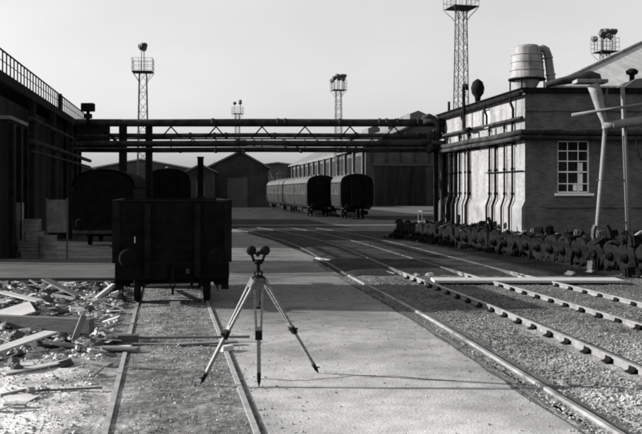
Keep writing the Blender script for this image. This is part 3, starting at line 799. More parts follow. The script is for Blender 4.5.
mb = MB(); mb.box((.30,-hl-.08,.69),(.07,.02,.10)); mb.build('number_plate','pale_rust',wg)

# ------------------------------------------------------------------ coaches and vans on the far lines
def coach_profile(w, h0, h1, hr):
    """side wall from h0 to h1, roof bow up to hr"""
    p = [(-w*.94,h0),(-w,h0+.5),(-w,h1-.25),(-w*.97,h1)]
    top = [(w*.97*math.cos(t), h1+(hr-h1)*math.sin(t)**.8) for t in [math.pi*(1-k/14) for k in range(1,14)]]
    return p, top
def make_coach(label, L=20.0):
    c = empty('passenger_coach', (0,0,0), label, 'coach', 'coaches standing on the far lines')
    W = 1.37; p, top = coach_profile(W, 1.05, 3.1, 3.78)
    poly = p+[(W*.97,3.1),(W,2.85),(W,1.55),(W*.94,1.05)]
    mb = MB(); mb.prism(poly,.02,L-.02,lambda a,b,y:(a,y,b)); mb.build('body','coach',c)
    for s in (-1,1):
        mb = MB(); mb.span((s*(W+.004),.1,2.05),(s*(W-.02),L-.1,2.92)); mb.build('window_band','coach_pale',c)
        x = s*(W+.008)
        for k in range(8):
            y = 1.9+k*2.1
            mb = MB(); mb.span((x,y,2.15),(x-s*.02,y+1.35,2.82)); mb.build('window','glass',c)
        for y in (.5,9.4,18.7):
            mb = MB(); mb.span((x+s*.003,y,1.15),(x-s*.02,y+.72,2.95)); mb.build('door','coach',c)
    poly = [(-W*.985,3.102)]+top+[(W*.985,3.102)]
    mb = MB(); mb.prism(poly,0,L,lambda a,b,y:(a,y,b))
    for k in range(7): mb.lathe((0,1.6+k*2.8,3.74),[(.16,0),(.2,.08),(.12,.16)],10)
    mb.build('roof','coach_roof',c)
    for y,d in ((0,-1),(L,1)):
        mb = MB(); pol = p+top+[(W*.97,3.1),(W,2.85),(W,1.55),(W*.94,1.05)]; mb.prism([(a*.985,1.06+(b-1.06)*.985) for a,b in pol],y-.03*d*0,y+d*.05,lambda a,b,yy:(a,yy,b))
        mb.span((-.48,y+d*.05,1.15),(.48,y+d*.30,3.2)); mb.build('end_gangway','coach_end',c)
        for s in (-1,1):
            mb = MB(); mb.lathe((s*.865,y,1.05),[(.09,0),(.09,d*.5),(.22,d*.52),(.2,d*.56)],14,axis='Y'); mb.build('buffer','soot',c)
    mb = MB(); mb.span((-W*.8,.1,.85),(W*.8,L-.1,1.05)); mb.span((-.9,7,.45),(.9,11,.85)); mb.build('underframe','soot',c)
    for y in (3,L-3):
        mb = MB()
        for s in (-1,1):
            mb.span((s*1.05-.06,y-1.7,.35),(s*1.05+.06,y+1.7,.7))
            for dy in (-1.25,1.25): mb.lathe((s*.72,y+dy,.46),[(.4,-.06),(.46,-.03),(.46,.03),(.49,.06)],20,axis='X')
        mb.build('bogie','soot',c)
    return c
vp_rot = math.atan(.15)
c1 = make_coach('dark corridor coach, front of the left-hand rake, its pale windowed side showing'); c1.location = (xat(322,80)-.0,80,.0); c1.rotation_euler=(0,0,vp_rot)
def copy_coach(label, x, y, rz):
    c = copy_tree(c1); c['label'] = label; c.location=(x,y,0); c.rotation_euler=(0,0,rz); return c
copy_coach('second corridor coach coupled behind the front coach of the left rake', xat(322,80)-.15*20.7, 80+20.5, vp_rot)
copy_coach('dark coach with round roofed end on the line nearer the brick workshop', xat(357,73), 73, vp_rot*.7)
copy_coach('round roofed black coach seen end on above the open wagon', xat(168.5,55), 55, math.atan(.172))

# arched-roof van by the dark workshop
van = empty('covered_van', (xat(103,37.5),37.5,0), 'dark covered van with a pale rimmed arched roof beside the workshop', 'van', rz=math.atan(.10))
p, top = coach_profile(1.28,.9,2.5,3.2)
mb = MB(); mb.prism(p+top+[(1.24,2.5),(1.28,2.25),(1.28,1.4),(1.2,.9)],.05,5.6,lambda a,b,y:(a,y,b)); mb.build('body','black_paint',van)
mb = MB(); ptop = [(-1.3,2.52)]+[(a*1.04,b+.03) for a,b in top]+[(1.3,2.52)]
for (a0,b0),(a1,b1) in zip(ptop,ptop[1:]):
    mb.prism([(a0,b0),(a1,b1),(a1,b1+.05),(a0,b0+.05)],0,5.65,lambda a,b,y:(a,y,b))
mb.build('roof','coach_end',van)
mb = MB(); mb.span((-1.2,0,.5),(1.2,5.6,.9)); mb.build('underframe','soot',van)
for y in (1.2,4.4): wheelset(van,y,.46,.45,'soot')
for s in (-1,1):
    mb = MB(); mb.lathe((s*.865,0,1.0),[(.09,0),(.09,-.42),(.2,-.44),(.18,-.48)],14,axis='Y'); mb.build('buffer','soot',van)
mb = MB(); mb.bar((-1.25,-.02,.62),(1.25,-.02,.62),.12,.14); mb.build('headstock','pale_rust',van)

# ------------------------------------------------------------------ far buildings
# big workshop with stanchioned pale side
bwX, bwY = 6.9, 138.
big = empty('erecting_shop', (bwX,bwY,0), 'huge far erecting shop with a long pale bayed side and dark gabled front', 'building')
dB = Vector((-.15,1,0)).normalized(); nB = Vector((-dB.y,dB.x,0)); fB = Vector((dB.y,-dB.x,0))
def BL(t,off,z): return tuple(dB*t+nB*off+Vector((0,0,z)))
def BF(s,t,z): return tuple(fB*s+dB*t+Vector((0,0,z)))
LB = 112
mb = MB(); mb.prism([(0,0),(22,0),(22,9),(10,13.6),(0,9)],0,.5,lambda s,z,t:BF(s,t,z)); mb.build('front_wall','far_wall',big)
mb = MB(); mb.prism([(.3,0),(.3,8.8),(21.7,8.8),(21.7,0)],.5,LB,lambda s,z,t:BF(s,t,z)); mb.build('side_wall','far_pale',big)
mb = MB(); mb.prism([(-.5,8.85),(10,13.7),(22.5,8.85),(22.5,9.15),(10,14.0),(-.5,9.15)],-.4,LB,lambda s,z,t:BF(s,t,z)); mb.build('roof','slate',big)
mb = MB(); mb.prism([(1.5,0),(9.5,0),(9.5,6.2),(1.5,6.2)],-.15,.0,lambda s,z,t:BF(s,t,z)); mb.build('door','corrug',big)
for k_ in range(9):
    s0_ = .9+k_*2.3; mb = MB(); mb.prism([(s0_,6.7),(s0_+.22,6.7),(s0_+.22,9.6),(s0_,9.6)],-.16,-.01,lambda s,z,t:BF(s,t,z)); mb.build('pilaster','far_dark',big)
for t_ in (6,22,40,60):
    mb = MB(); mb.prism([(8.6,13.2),(11.4,13.2),(11.4,14.9),(10,15.5),(8.6,14.9)],t_,t_+7,lambda s,z,t:BF(s,t,z)); mb.build('roof_vent','slate',big)
mb = MB(); mb.prism([(10.5,0),(19.5,0),(19.5,4.6),(10.5,5.6)],-9,-.1,lambda s,z,t:BF(s,t,z)); mb.build('annex','far_dark',big)
mb = MB(); mb.prism([(1.0,6.25),(20,6.25),(20,6.7),(1.0,6.7)],-.25,-.01,lambda s,z,t:BF(s,t,z)); mb.build('lintel','far_wall',big)
for s0 in (3.2,7.5,12):
    mb = MB(); mb.prism([(s0,7.2),(s0+.5,7.2),(s0+.5,9.0),(s0,9.0)],-.1,-.02,lambda s,z,t:BF(s,t,z)); mb.build('window','far_pale',big)
k = 0
for k in range(14):
    t = 2+k*8
    mb = MB(); mb.prism([(t,0),(t+.9,0),(t+.9,8.8),(t,8.8)],-.28,.12,lambda tt,z,o_:BL(tt,o_,z)); mb.build('pilaster','far_pale',big)
    mb = MB(); mb.prism([(t+2.0,1.2),(t+7.0,1.2),(t+7.0,4.0),(t+2,4.0)],-.28,-.18,lambda tt,z,o_:BL(tt,o_,z)); mb.build('window','glass',big)
    mb = MB(); mb.prism([(t+2.0,5.0),(t+7.0,5.0),(t+7.0,8.0),(t+2,8.0)],-.28,-.18,lambda tt,z,o_:BL(tt,o_,z)); mb.build('window','glass',big)
def gable(label, u0, u1, Y, vE, vA, depth, m='far_dark', roofm='slate', doors=1, uA=None):
    x0,x1 = xat(u0,Y),xat(u1,Y); zE,zA = zat(vE,Y),zat(vA,Y); xm = xat(uA,Y) if uA else (x0+x1)/2
    g = empty('gabled_shed', ((x0+x1)/2,Y,0), label, 'building'); ox=(x0+x1)/2
    mb = MB(); mb.prism([(x0-ox,0),(x1-ox,0),(x1-ox,zE),(xm-ox,zA),(x0-ox,zE)],0,depth,lambda a,b,y:(a-.15*y,y,b)); mb.build('wall',m,g)
    for a,b,c,d in ((x0-.4,zE-.2,xm,zA+.05),(xm,zA+.05,x1+.4,zE-.2)):
        mb = MB(); mb.prism([(a-ox,b),(c-ox,d),(c-ox,d+.25),(a-ox,b+.25)],-.4,depth,lambda p,q,y:(p-.15*y,y,q)); mb.build('roof',roofm,g)
    w = (x1-x0)/(2*doors+1)
    for k in range(doors):
        mb = MB(); mb.span((x0-ox+w*(2*k+1),-.12,0),(x0-ox+w*(2*k+2),-.02,zE*.75)); mb.build('door','far_wall',g)
    return g
gable('dark gabled shed straight up the yard, its apex over the far end', 207, 268, 130, 168, 152.5, 40, uA=240)
gable('low dark shed between the gabled shed and the black coach', 186, 215, 128, 172, 165.5, 30)
gable('broad low shed far behind the pipe bridge columns', 92, 190, 165, 168, 160, 40, 'far_wall', 'pale_roof', 3)
gable('long low grey shed in the far distance behind the coaches', 225, 330, 240, 169, 163, 40, 'far_wall','pale_roof', 4)
gable('far shed beyond the dark workshop on the left', -60, 90, 150, 168, 150, 40, 'far_dark','slate', 3)
gable('far shed behind the erecting shop at the right', 425, 560, 230, 160, 140, 40, 'far_wall','slate', 3)
gable('broad shed closing the right distance', 540, 760, 180, 165, 150, 40, 'far_wall','slate', 3)

# black standpipe behind the wagon
sq = empty('standpipe', (xat(200.5,48),48,0), 'tall plain black standpipe rising behind the open wagon', 'post')
mb = MB(); mb.lathe((0,0,0),[(.26,0),(.26,.3),(.17,.4),(.165,4.1),(.19,4.12),(.19,4.2)],14); mb.build('pipe','soot',sq)
mb = MB(); mb.lathe((0,0,0),[(.25,1.9),(.25,2.05)],14); mb.build('flange','soot',sq)

# ------------------------------------------------------------------ lattice lighting masts
def make_mast(label, u, Y, vplat, tilt, wid, lamps):
    H = zat(vplat,Y); X = xat(u,Y)
    m = empty('lighting_mast', (X,Y,0), label, 'lighting mast', 'lattice lighting masts round the yard', rz=tilt)
    mb = MB(); nb = int(H/1.15); wb, wt_ = wid*.72, wid*.42
    def P(i,sx,sy):
        z = H*i/nb; w = wb+(wt_-wb)*i/nb; return (sx*w,sy*w,z)
    for sx in (-1,1):
        for sy in (-1,1): mb.bar(P(0,sx,sy),P(nb,sx,sy),.085)
    for i in range(nb):
        for (a,b) in (((-1,-1),(1,-1)),((1,-1),(1,1)),((1,1),(-1,1)),((-1,1),(-1,-1))):
            mb.bar(P(i,*a),P(i+1,*b),.035); mb.bar(P(i,*b),P(i+1,*a),.035)
            if i%2==0: mb.bar(P(i,*a),P(i,*b),.035)
    mb.build('lattice_tower','mast',m)
    w = 1.2
    mb = MB(); mb.span((-w,-w,H),(w,w,H+.08))
    for sx in (-1,1):
        for sy in (-1,1):
            mb.tube([(sx*wt_,sy*wt_,H-1.2),(sx*(wt_+.25),sy*(wt_+.25),H-.75),(sx*w*.8,sy*w*.8,H-.35),(sx*w,sy*w,H)],.035,6)
    mb.build('platform','mast',m)
    mb = MB()
    for z in (.55,1.1,1.6):
        for a,b in (((-w,-w),(w,-w)),((w,-w),(w,w)),((w,w),(-w,w)),((-w,w),(-w,-w))): mb.bar((*a,H+z),(*b,H+z),.035)
    for sx in (-1,-.33,.33,1):
        for sy in (-1,-.33,.33,1):
            if abs(sx)==1 or abs(sy)==1: mb.bar((sx*w,sy*w,H+.08),(sx*w,sy*w,H+1.62),.035,up=(0,1,0))
    mb.build('railing','mast',m)
    for k,(x,y,z,a) in enumerate(lamps):
        mb = MB(); mb.cyl((x,y,H+.08),(x,y,H+z),.05,n=6)
        rot = Matrix.Rotation(a,3,'Z') @ Matrix.Rotation(R(28),3,'X')
        lm = MB(); lm.lathe((0,0,0),[(.12,.36),(.26,.26),(.38,-.05),(.40,-.14),(.33,-.18)],14,axis='Y')
        mb.add([rot @ Vector(v)+Vector((x,y,H+z+.1)) for v in lm.v], lm.f, True)
        mb.box((x,y,H+z+.14),(.7,.5,.36),rot)
        mb.build('lamp','mast',m)
    return m
many = [(-1.0,.7,1.6,2.2),(.3,.9,2.0,4.0),(-.9,-.8,1.9,.3),(-.35,-.9,2.25,2.7),(0,.6,2.5,1.2),(.45,-.8,2.3,-.5),(.95,.5,1.9,3.6),(.9,-.7,2.3,.9)]
make_mast('tall lattice lighting mast with a single lamp above the left of the pipe bridge', 143, 107, 72.5, .1, 1.0, [(.12,0,3.15,.4),(-.2,.2,3.0,3.0),(.1,.3,2.8,1.5)])
make_mast('most distant lattice lighting mast, smallest above the pipe bridge', 237.5, 205, 114, .3, 1.0, [(-.8,-.6,2.3,.3),(.5,-.6,2.4,2.7),(.8,.5,2.9,1.2)])
make_mast('lattice lighting mast crowned with many lamps above the two coaches', 338.5, 152, 90.5, .2, 1.0, many)
make_mast('nearest lattice lighting mast, its cage cut by the top of the picture', 461, 80, 8.5, .25, .9, [(-.5,0,2.4,.4),(.6,.2,2.5,3.0)])
make_mast('lattice lighting mast showing only its lamp cage over the pale shed roof', 605, 107, 52.5, .2, 1.0, many)

# bare distant trees
def bare_tree(label, X, Y, h, seed):
    t = empty('bare_tree', (X,Y,0), label, 'tree', 'bare trees beyond the far sheds'); r = random.Random(seed)
    mb = MB(); mb.tube([(0,0,0),(.1,0,h*.3),(0,.1,h*.55)],[.35,.26,.16],8); 
    tips = []
    for k in range(9):
        a = r.uniform(0,6.28); z0 = h*r.uniform(.25,.55); l = h*r.uniform(.25,.45)
        e = Vector((math.cos(a)*l*.7,math.sin(a)*l*.7,z0+l*.75)); mb.tube([(0,0,z0),(e.x*.5,e.y*.5,z0+l*.3),tuple(e)],[.12,.07,.03],5); tips += [e,e*.8+Vector((0,0,z0*.2))]
    mb.build('trunk','bark',t)
    mb = MB()
    for k in range(520):
        b = r.choice(tips); p = b+Vector((r.gauss(0,h*.09),r.gauss(0,h*.09),r.gauss(0,h*.08))); q = p+Vector((r.uniform(-1,1),r.uniform(-1,1),r.uniform(-.1,1)))*h*.07
        d = Vector((r.uniform(-1,1),r.uniform(-1,1),0))*.05
        mb.add([p-d,p+d,q],[(0,1,2)])
    mb.build('crown','bark',t)
for i,(u,Y,h) in enumerate(((209,190,9.5),(219,210,10),(229,200,8.8),(205,215,9.8),(268,230,9.6),(276,225,8.5),(134,190,9))):
    bare_tree('bare winter tree in the distance', xat(u,Y), Y, h, 20+i)
    o = [x for x in COL.objects if x.name.startswith('bare_tree')][-1]

# ------------------------------------------------------------------ scrap row: wheelsets and loose castings
ra = Vector((4.35,43.2,0)); rb_ = Vector((9.75,23.6,0)); rd = (rb_-ra); RL = rd.length; rd.normalize(); rn = Vector((-rd.y,rd.x,0))
rz_row = math.atan2(-rd.x, rd.y)
def RP_(s, off, z): 
    p = ra+rd*s+rn*off; return (p.x,p.y,z)
proto = empty('wheelset', RP_(.5,0,0), 'rusty wheelset in the long stored row beside the brick workshop', 'wheelset', 'wheelsets stored in a row', rz=rz_row)
wheelset(proto, 0, .46, .46, 'rust')
for ch in list(proto.children):
    if ch.name.startswith('wheel'):
        sx = -1 if sum(v.co.x for v in ch.data.vertices) < 0 else 1
        mb = MB(); mb.lathe((sx*.80,0,.46),[(.14,-.03),(.14,.03),(.10,.08)],14,axis='X'); mb.build('hub','rust',ch)
s_ = 1.5
while s_ < RL-.3:
    w = copy_tree(proto); w.location = RP_(s_, rg.uniform(-.06,.06), 0); w.rotation_euler = (0,0,rz_row+rg.uniform(-.06,.06)); s_ += rg.uniform(.78,.86)
# kinds of castings that lie on and against the row
def k_spring():
    mb = MB()
    for k in range(6): mb.span((-.42+k*.055,-.05,k*.018),(.42-k*.055,.05,k*.018+.015))
    mb.box((0,0,.06),(.08,.13,.14)); return mb
def k_chair():
    mb = MB(); mb.span((-.19,-.1,0),(.19,.1,.04)); mb.prism([(-.1,.04),(.1,.04),(.08,.16),(.035,.16),(.03,.08),(-.03,.08),(-.035,.18),(-.07,.18)],-.06,.06,lambda p,q,t:(p,t,q)); return mb
def k_axlebox():
    mb = MB(); mb.span((-.14,-.12,0),(.14,.12,.3)); mb.lathe((0,-.12,.15),[(.11,0),(.11,-.05),(.06,-.07)],12,axis='Y'); mb.span((-.18,-.05,.02),(-.14,.05,.28)); mb.span((.14,-.05,.02),(.18,.05,.28)); return mb
def k_hanger():
    mb = MB(); mb.tube([(-.05,0,0),(-.05,0,.34),(0,0,.42),(.05,0,.36),(.06,0,.28)],.028,6); mb.span((-.11,-.05,0),(.02,.05,.05)); return mb
def k_block():
    mb = MB(); n_=7
    inn = [(.40*math.cos(t),.40*math.sin(t)) for t in [R(-35+70*i/n_) for i in range(n_+1)]]; out_ = [(.50*math.cos(t),.50*math.sin(t)) for t in [R(35-70*i/n_) for i in range(n_+1)]]
    mb.prism([(p-.42,q+.25) for p,q in inn+out_],-.05,.05,lambda p,q,t:(p,t,q)); return mb
def k_rod():
    mb = MB(); mb.cyl((-.6,0,.03),(.6,0,.03),.028,n=7); mb.cyl((-.6,0,.0),(-.6,0,.07),.06,n=8); mb.cyl((.6,0,0),(.6,0,.07),.06,n=8); return mb
kinds = [('leaf_spring',k_spring,'rusty leaf spring'),('rail_chair',k_chair,'cast iron rail chair'),('axlebox',k_axlebox,'rusty axlebox'),('brake_hanger',k_hanger,'hooked brake hanger'),('brake_block',k_block,'curved brake block'),('brake_rod',k_rod,'long iron brake rod')]
fst = {}
for i in range(310):
    ki = rg.choice((0,1,1,1,1,1,2,2,3,3,4,5)); nm,fn,lb = kinds[ki]
    s_ = RL*(1-rg.random()**1.3) if rg.random()<.6 else rg.uniform(0,RL)
    off = rg.choice((rg.uniform(-.72,-.5),rg.uniform(-.65,.65),rg.uniform(.5,.72)))
    pale = rg.random() < .22
    low = rg.random() < .5
    base = .84 if abs(abs(off)-.7)<.16 else rg.choice((.5,.65,.78))
    x,y,z = RP_(s_, off, base+rg.uniform(-.05,.02))
    rot = (rg.uniform(-.22,.22),rg.uniform(-.22,.22),rz_row+rg.choice((0,1.57))+rg.uniform(-.25,.25))
    if ki in (3,4) and rg.random() < .7: rot = (1.4+rg.uniform(-.2,.2),rot[1],rot[2])
    if low:   # leaning on the ground against the wheels, on the side towards the road
        x,y,z = RP_(s_, -1.05-rg.uniform(0,.3) if False else rg.choice((-1,1))*rg.uniform(1.0,1.3), .02); rot = (rg.uniform(-.15,.15),rg.uniform(-.3,.3),rg.uniform(0,6.28))
    key = (ki,pale)
    if key not in fst:
        o = fn().build(nm,'pale_rust' if pale else 'rust'); fst[key]=o
        tag(o, ('pale ' if pale else '')+lb+' lying loose on the stored wheelset row', nm.replace('_',' '), ('pale ' if pale else '')+nm.replace('_',' ')+'s on the wheelset row')
    else:
        o = fst[key].copy(); COL.objects.link(o)
    o.location = (x,y,z); o.rotation_euler = rot
# hand trolley at the far end of the row
tr = empty('hand_trolley', (xat(430,45),45.2,0), 'small caged hand trolley at the far end of the wheelset row', 'trolley', rz=.15)
mb = MB(); mb.span((-.5,-.4,.28),(.5,.4,.36)); mb.build('deck','wood_dark',tr)
mb = MB()
for x in (-.48,.48):
    for y in (-.38,.38): mb.bar((x,y,.36),(x,y,1.35),.035,up=(0,1,0))
for z in (.8,1.33):
    for a,b in (((-.48,-.38),(.48,-.38)),((.48,-.38),(.48,.38)),((.48,.38),(-.48,.38)),((-.48,.38),(-.48,-.38))): mb.bar((*a,z),(*b,z),.035)
mb.build('cage','galv',tr)
for x in (-.36,.36):
    for y in (-.28,.28):
        mb = MB(); mb.lathe((x,y,.14),[(.13,-.03),(.14,0),(.13,.03)],14,axis='X'); mb.build('wheel','soot',tr)
# right edge: standing pipe bend and box
bp_ = empty('pipe_stand', (xat(640,26.5),26.5,0), 'pale hooked pipe standing over a box at the end of the wheelset row', 'pipe')
mb = MB(); mb.tube([(-.22,0,0.0),(-.22,0,.75),(-.15,0,1.0),(.02,0,1.12),(.2,0,1.12),(.5,0,1.12)],.055,10); mb.build('bent_pipe','galv',bp_)
mb = MB(); mb.span((-.1,-.3,0),(.55,.3,.62)); mb.build('valve_box','wood',bp_,bevel=.01)

# ------------------------------------------------------------------ clutter at the dark workshop
def clutter():
    Y = 29.4
    def at(u,v,y=Y): return (xat(u,y),y,zat(v,y))
    c = empty('metal_cabinet', (xat(15.5,29.6),29.6,.012), 'dull grey upright cabinet against the dark workshop wall', 'cabinet')
    mb = MB(); mb.span((-.22,-.2,0),(.22,.2,1.95)); mb.build('carcass','dull_board',c,bevel=.01)
    mb = MB(); mb.span((-.2,-.215,.06),(.2,-.2,1.9)); d = mb.build('door','dull_board',c)
    c = empty('notice_board', (xat(57,29.8),29.8,.012), 'pale framed board on two legs beside the dark workshop', 'board')
    mb = MB(); mb.span((-.32,-.02,.95),(.32,.02,2.05)); mb.build('panel','dull_board',c)
    mb = MB()
    for x in (-.34,.34): mb.bar((x,0,0),(x,0,2.1),.05,up=(0,1,0))
    mb.build('frame','wood_dark',c)
    z = .012
    for k,(w,h) in enumerate(((.75,.34),(.68,.36),(.55,.3),(.45,.4))):
        c = MB(); hh = h-.02
        c.span((-w/2,-.25,0),(w/2,.25,.02))
        for zz in (.03,.03+hh*.34,.03+hh*.67):
            hz = hh*.30
            c.span((-w/2,-.25,zz),(w/2,-.23,zz+hz)); c.span((-w/2,.23,zz),(w/2,.25,zz+hz)); c.span((-w/2,-.23,zz),(-w/2+.02,.23,zz+hz)); c.span((w/2-.02,-.23,zz),(w/2,.23,zz+hz))
        for x in (-w/2+.045,w/2-.045):
            for y in (-.21,.21): c.span((x-.02,y-.02,.02),(x+.02,y+.02,h))
        o = c.build('slatted_crate','wood' if k in (0,1) else 'dull_board',None,(xat(33,29.4)+(.04,-.05,.07,-.02)[k],29.4,z),(0,0,(.05,-.1,.12,.0)[k]))
        tag(o, ['wide wooden crate at the bottom of the stack by the cabinet','second crate up in the stack by the cabinet','third grey crate up in the stack by the cabinet','small grey crate topping the stack by the cabinet'][k], 'crate', 'crates stacked by the cabinet'); z += h+.003
    # oil drums
    for k,(u,Yd_) in enumerate(((48,29.2),(5,29.0))):
        d = MB(); d.lathe((0,0,0),[(.28,0),(.29,.02),(.28,.05),(.28,.28),(.295,.3),(.28,.32),(.28,.57),(.295,.59),(.28,.61),(.28,.85),(.29,.87),(.27,.88)],20)
        o = d.build('oil_drum','dull_board' if k==0 else 'rust',None,(xat(u,Yd_),Yd_,.012)); tag(o, ('dull grey oil drum standing before the framed board','rusty oil drum at the left picture edge')[k], 'drum')
clutter()

# ------------------------------------------------------------------ debris on the left
def lay(name, m, size, u, v, yaw, label, cat='plank', group=None, pitch=0, roll=0, lift=0, bevel=.004, bend=0):
    x,y = gp(u,v)
    mb = MB().box((0,0,0), size)
    z = on_dirt(x,y)+size[2]/2+lift+abs(math.sin(pitch))*size[0]/2*.9
    o = mb.build(name, m, None, (x,y,z), (roll,pitch,yaw), bevel=bevel); return tag(o,label,cat,group)
lay('timber_baulk','wood_dark',(1.75,.16,.22), 42, 339, -.25, 'long squared timber baulk lying across the debris heap, dark side to the front','timber',lift=.06)
lay('plank','wood',(2.15,.12,.035), 70, 351.5, -.22, 'long thin plank lying in front of the dark timber baulk', lift=.03)
lay('timber_stub','wood',(.5,.09,.09), 78, 343, .3, 'short grey timber stub propped upright against the dark baulk','timber', pitch=-1.2, lift=-.1)
lay('board','wood_pale',(1.7,.26,.03), 8, 358, 1.1, 'wide bleached board sloping down at the left edge of the debris','board', pitch=-.10, lift=.04)
lay('board','wood_pale',(1.1,.2,.03), 20, 318, -.55, 'bleached board on top of the heap behind the dark baulk','board', pitch=.10, lift=.08)
lay('sheet_scrap','white',(.42,.32,.015), 107, 347, .25, 'crumpled white sheet beside the end of the long plank','sheet', pitch=.12, roll=-.2, lift=.04)
lay('sheet_scrap','white',(.36,.26,.015), 117, 352, -.4, 'flat white sheet scrap at the foot of the heap, nearest the rail','sheet', pitch=-.08, roll=.1, lift=.02)
lay('sheet_scrap','white',(.7,.4,.02), 12, 330, .5, 'large white sheet standing up at the left edge of the heap','sheet', pitch=-.25, roll=.35, lift=.10)
lay('block','dock',(.30,.16,.14), 128, 345, .1, 'dark concrete block beside the white sheet scraps','block', lift=.0)
lay('block','dock',(.34,.18,.16), 45, 320, -.3, 'grey concrete block behind the timber baulk on the heap','block', lift=.02)
lay('plank','wood',(1.1,.06,.025), 150, 347, -.08, 'low grey plank lying in the dirt left of the tripod', lift=0.0)
lay('pole','wood',(1.9,.045,.04), 188, 343, .06, 'thin grey pole lying across the near rail left of the tripod','pole', lift=0.03)
lay('plank','wood',(.9,.12,.03), 208, 347, .3, 'short plank ending at the tripod leg by the road edge', lift=.02)
lay('brick','white',(.22,.11,.075), 226, 352, .9, 'white painted brick at the road edge beside the tripod leg','brick')
lay('brick','white',(.20,.11,.07), 175, 307, .0, 'small white brick on the ground before the wagon','brick')
lay('post_stub','wood_pale',(.5,.09,.07), 105, 307, .9, 'bleached post stub sticking out of the far side of the heap','timber', pitch=-.5, lift=.06)
lay('board','wood',(1.0,.22,.03), 62, 306, -.5, 'grey board tilted on the far side of the heap','board', pitch=.3, lift=.05)
lay('board','wood_pale',(1.0,.16,.025), 36, 372, .95, 'bleached board lying apart in the dirt below the heap','board', lift=.01)
lay('plank','wood',(.8,.10,.03), 88, 366, -.5, 'short weathered plank in the dirt beside the far wagon rail', lift=.0)
lay('lath','wood_dark',(.9,.045,.02), 62, 395, .25, 'long dark lath in the dirt at the near corner of the yard','lath', lift=.01)
lay('sheet_scrap','white',(.34,.24,.012), 22, 402, -.3, 'pale sheet scrap lying in the dirt nearest the camera','sheet', roll=.08, lift=.01)
lay('lath','wood_dark',(.7,.04,.02), 150, 372, -.3, 'dark lath lying between the two wagon rails','lath', lift=.005)
# smaller broken pieces
kn = [('broken_brick','rubble',(.2,.1,.07),'broken brick among the debris heap','brick'),('broken_lath','wood',(.55,.045,.02),'broken lath among the debris heap','lath'),('splintered_board','wood_pale',(.4,.12,.02),'pale splintered board among the debris heap','board'),('iron_plate','rust',(.35,.25,.012),'rusty iron plate among the debris heap','plate'),('concrete_lump','dock',None,'concrete lump among the debris heap','lump')]
fst = {}
cnt = 0
while cnt < 420:
    Y = rg.uniform(9.2,21.2); x = rg.uniform(-.40*Y, track_x(Y)-.95)
    if rg.random() > (.35+.8*max(0,min(1,(-x-3.2)/1.5)))*max(.14,min(1,(Y-10.4)/3)): continue
    ki = rg.choice((0,0,1,1,1,1,2,2,3,4,4)); nm,m,sz,lb,ct = kn[ki]
    if ki not in fst:
        if sz is None:
            lv,lf = lump_mesh(4); o = MB().add([v*.13 for v in lv],lf).build(nm,m)
        else: o = MB().box((0,0,0),sz).build(nm,m,bevel=.004)
        tag(o,lb,ct,lb.split(' among')[0]+'s in the debris'); fst[ki] = o
    else:
        o = fst[ki].copy(); COL.objects.link(o)
    sc = rg.choice((.35,.5,.7,1.0,1.35))*rg.uniform(.8,1.2)
    if ki == 4: sc = rg.uniform(.5,1.5)
    if Y < 13: sc = min(sc,.6)
    o.scale = (sc,sc*rg.uniform(.8,1.2),rg.uniform(.8,1.3))
    o.location = (x,Y,on_dirt(x,Y)+.03+.03*rg.random()); o.rotation_euler = (rg.uniform(-.35,.35),rg.uniform(-.35,.35),rg.uniform(0,6.28)); cnt += 1

# bits by the crossing board on the right
for i,(u,v,sx) in enumerate(((416,277,.16),(430,277,.2),(462,276,.12),(570,276,.25),(590,274,.2),(520,280,.15))):
    x,y = gp(u,v); lv,lf = lump_mesh(i); o = MB().add([v*sx*.6 for v in lv],lf).build('pale_stone','white',None,(x,y,.05)); tag(o,'pale stone lump on the cinders behind the crossing board','stone','pale stones by the crossing board')

# ------------------------------------------------------------------ surveying tripod with theodolite
hx, hy = -.775, 11.0
tp = empty('surveying_tripod', (hx,hy,.012), 'wooden surveying tripod carrying a dark theodolite on the concrete road', 'tripod')
hz = zat(277,hy)-.012
feet = [gp(200.5,388), gp(259,387.5), gp(318.5,374)]
mb = MB(); mb.lathe((0,0,hz),[(.075,-.05),(.085,-.03),(.085,.0),(.07,.01)],20); mb.build('tripod_head','tri_metal',tp)
for (fx,fy) in feet:
    foot = Vector((fx-hx,fy-hy,.0 if fx>-1.2 else .03)); d2 = Vector((foot.x,foot.y,0)).normalized(); side = Vector((-d2.y,d2.x,0))
    top = Vector((d2.x*.07,d2.y*.07,hz-.04)); ax = (foot-top); Lg = ax.length; ax.normalize()
    leg = MB()
    k1 = top+ax*Lg*.52
    for s in (-1,1):
        leg.bar(top+side*s*.055, k1+side*s*.026, .030,.030,up=tuple(d2))
    lo = leg.build('leg','cut_wood',tp)
    mb = MB(); mb.bar(k1-ax*.10, foot-ax*.14, .046,.036,up=tuple(d2)); mb.build('lower_leg','cut_wood',lo)
    mb = MB(); mb.bar(k1-ax*.05+side*0, k1+ax*.06,.085,.05,up=tuple(d2)); mb.cyl(k1-d2*.04+side*.0,k1+d2*.07,.014,n=8); mb.build('clamp','tri_metal',lo)
    mb = MB(); mb.bar(top-ax*.03,top+ax*.10,.13,.04,up=tuple(d2)); mb.build('hinge_plate','wood_dark',lo)
    mb = MB(); mb.bar(top+ax*Lg*.26-side*.04,top+ax*Lg*.26+side*.04,.03,.02); mb.build('spreader','tri_metal',lo)
    mb = MB(); mb.tube([foot-ax*.16,foot-ax*.06,foot],[.026,.022,.004],10); mb.bar(foot-ax*.09+d2*.0,foot-ax*.09+d2*.06,.03,.012); mb.build('shoe','tri_metal',lo)
mb = MB(); mb.cyl((.02,0,hz-.06),(.02,0,hz-.30),.004,n=5); mb.lathe((.02,0,hz-.36),[(.002,0),(.014,.03),(.012,.06)],8); mb.build('plumb_bob','tri_metal',tp)
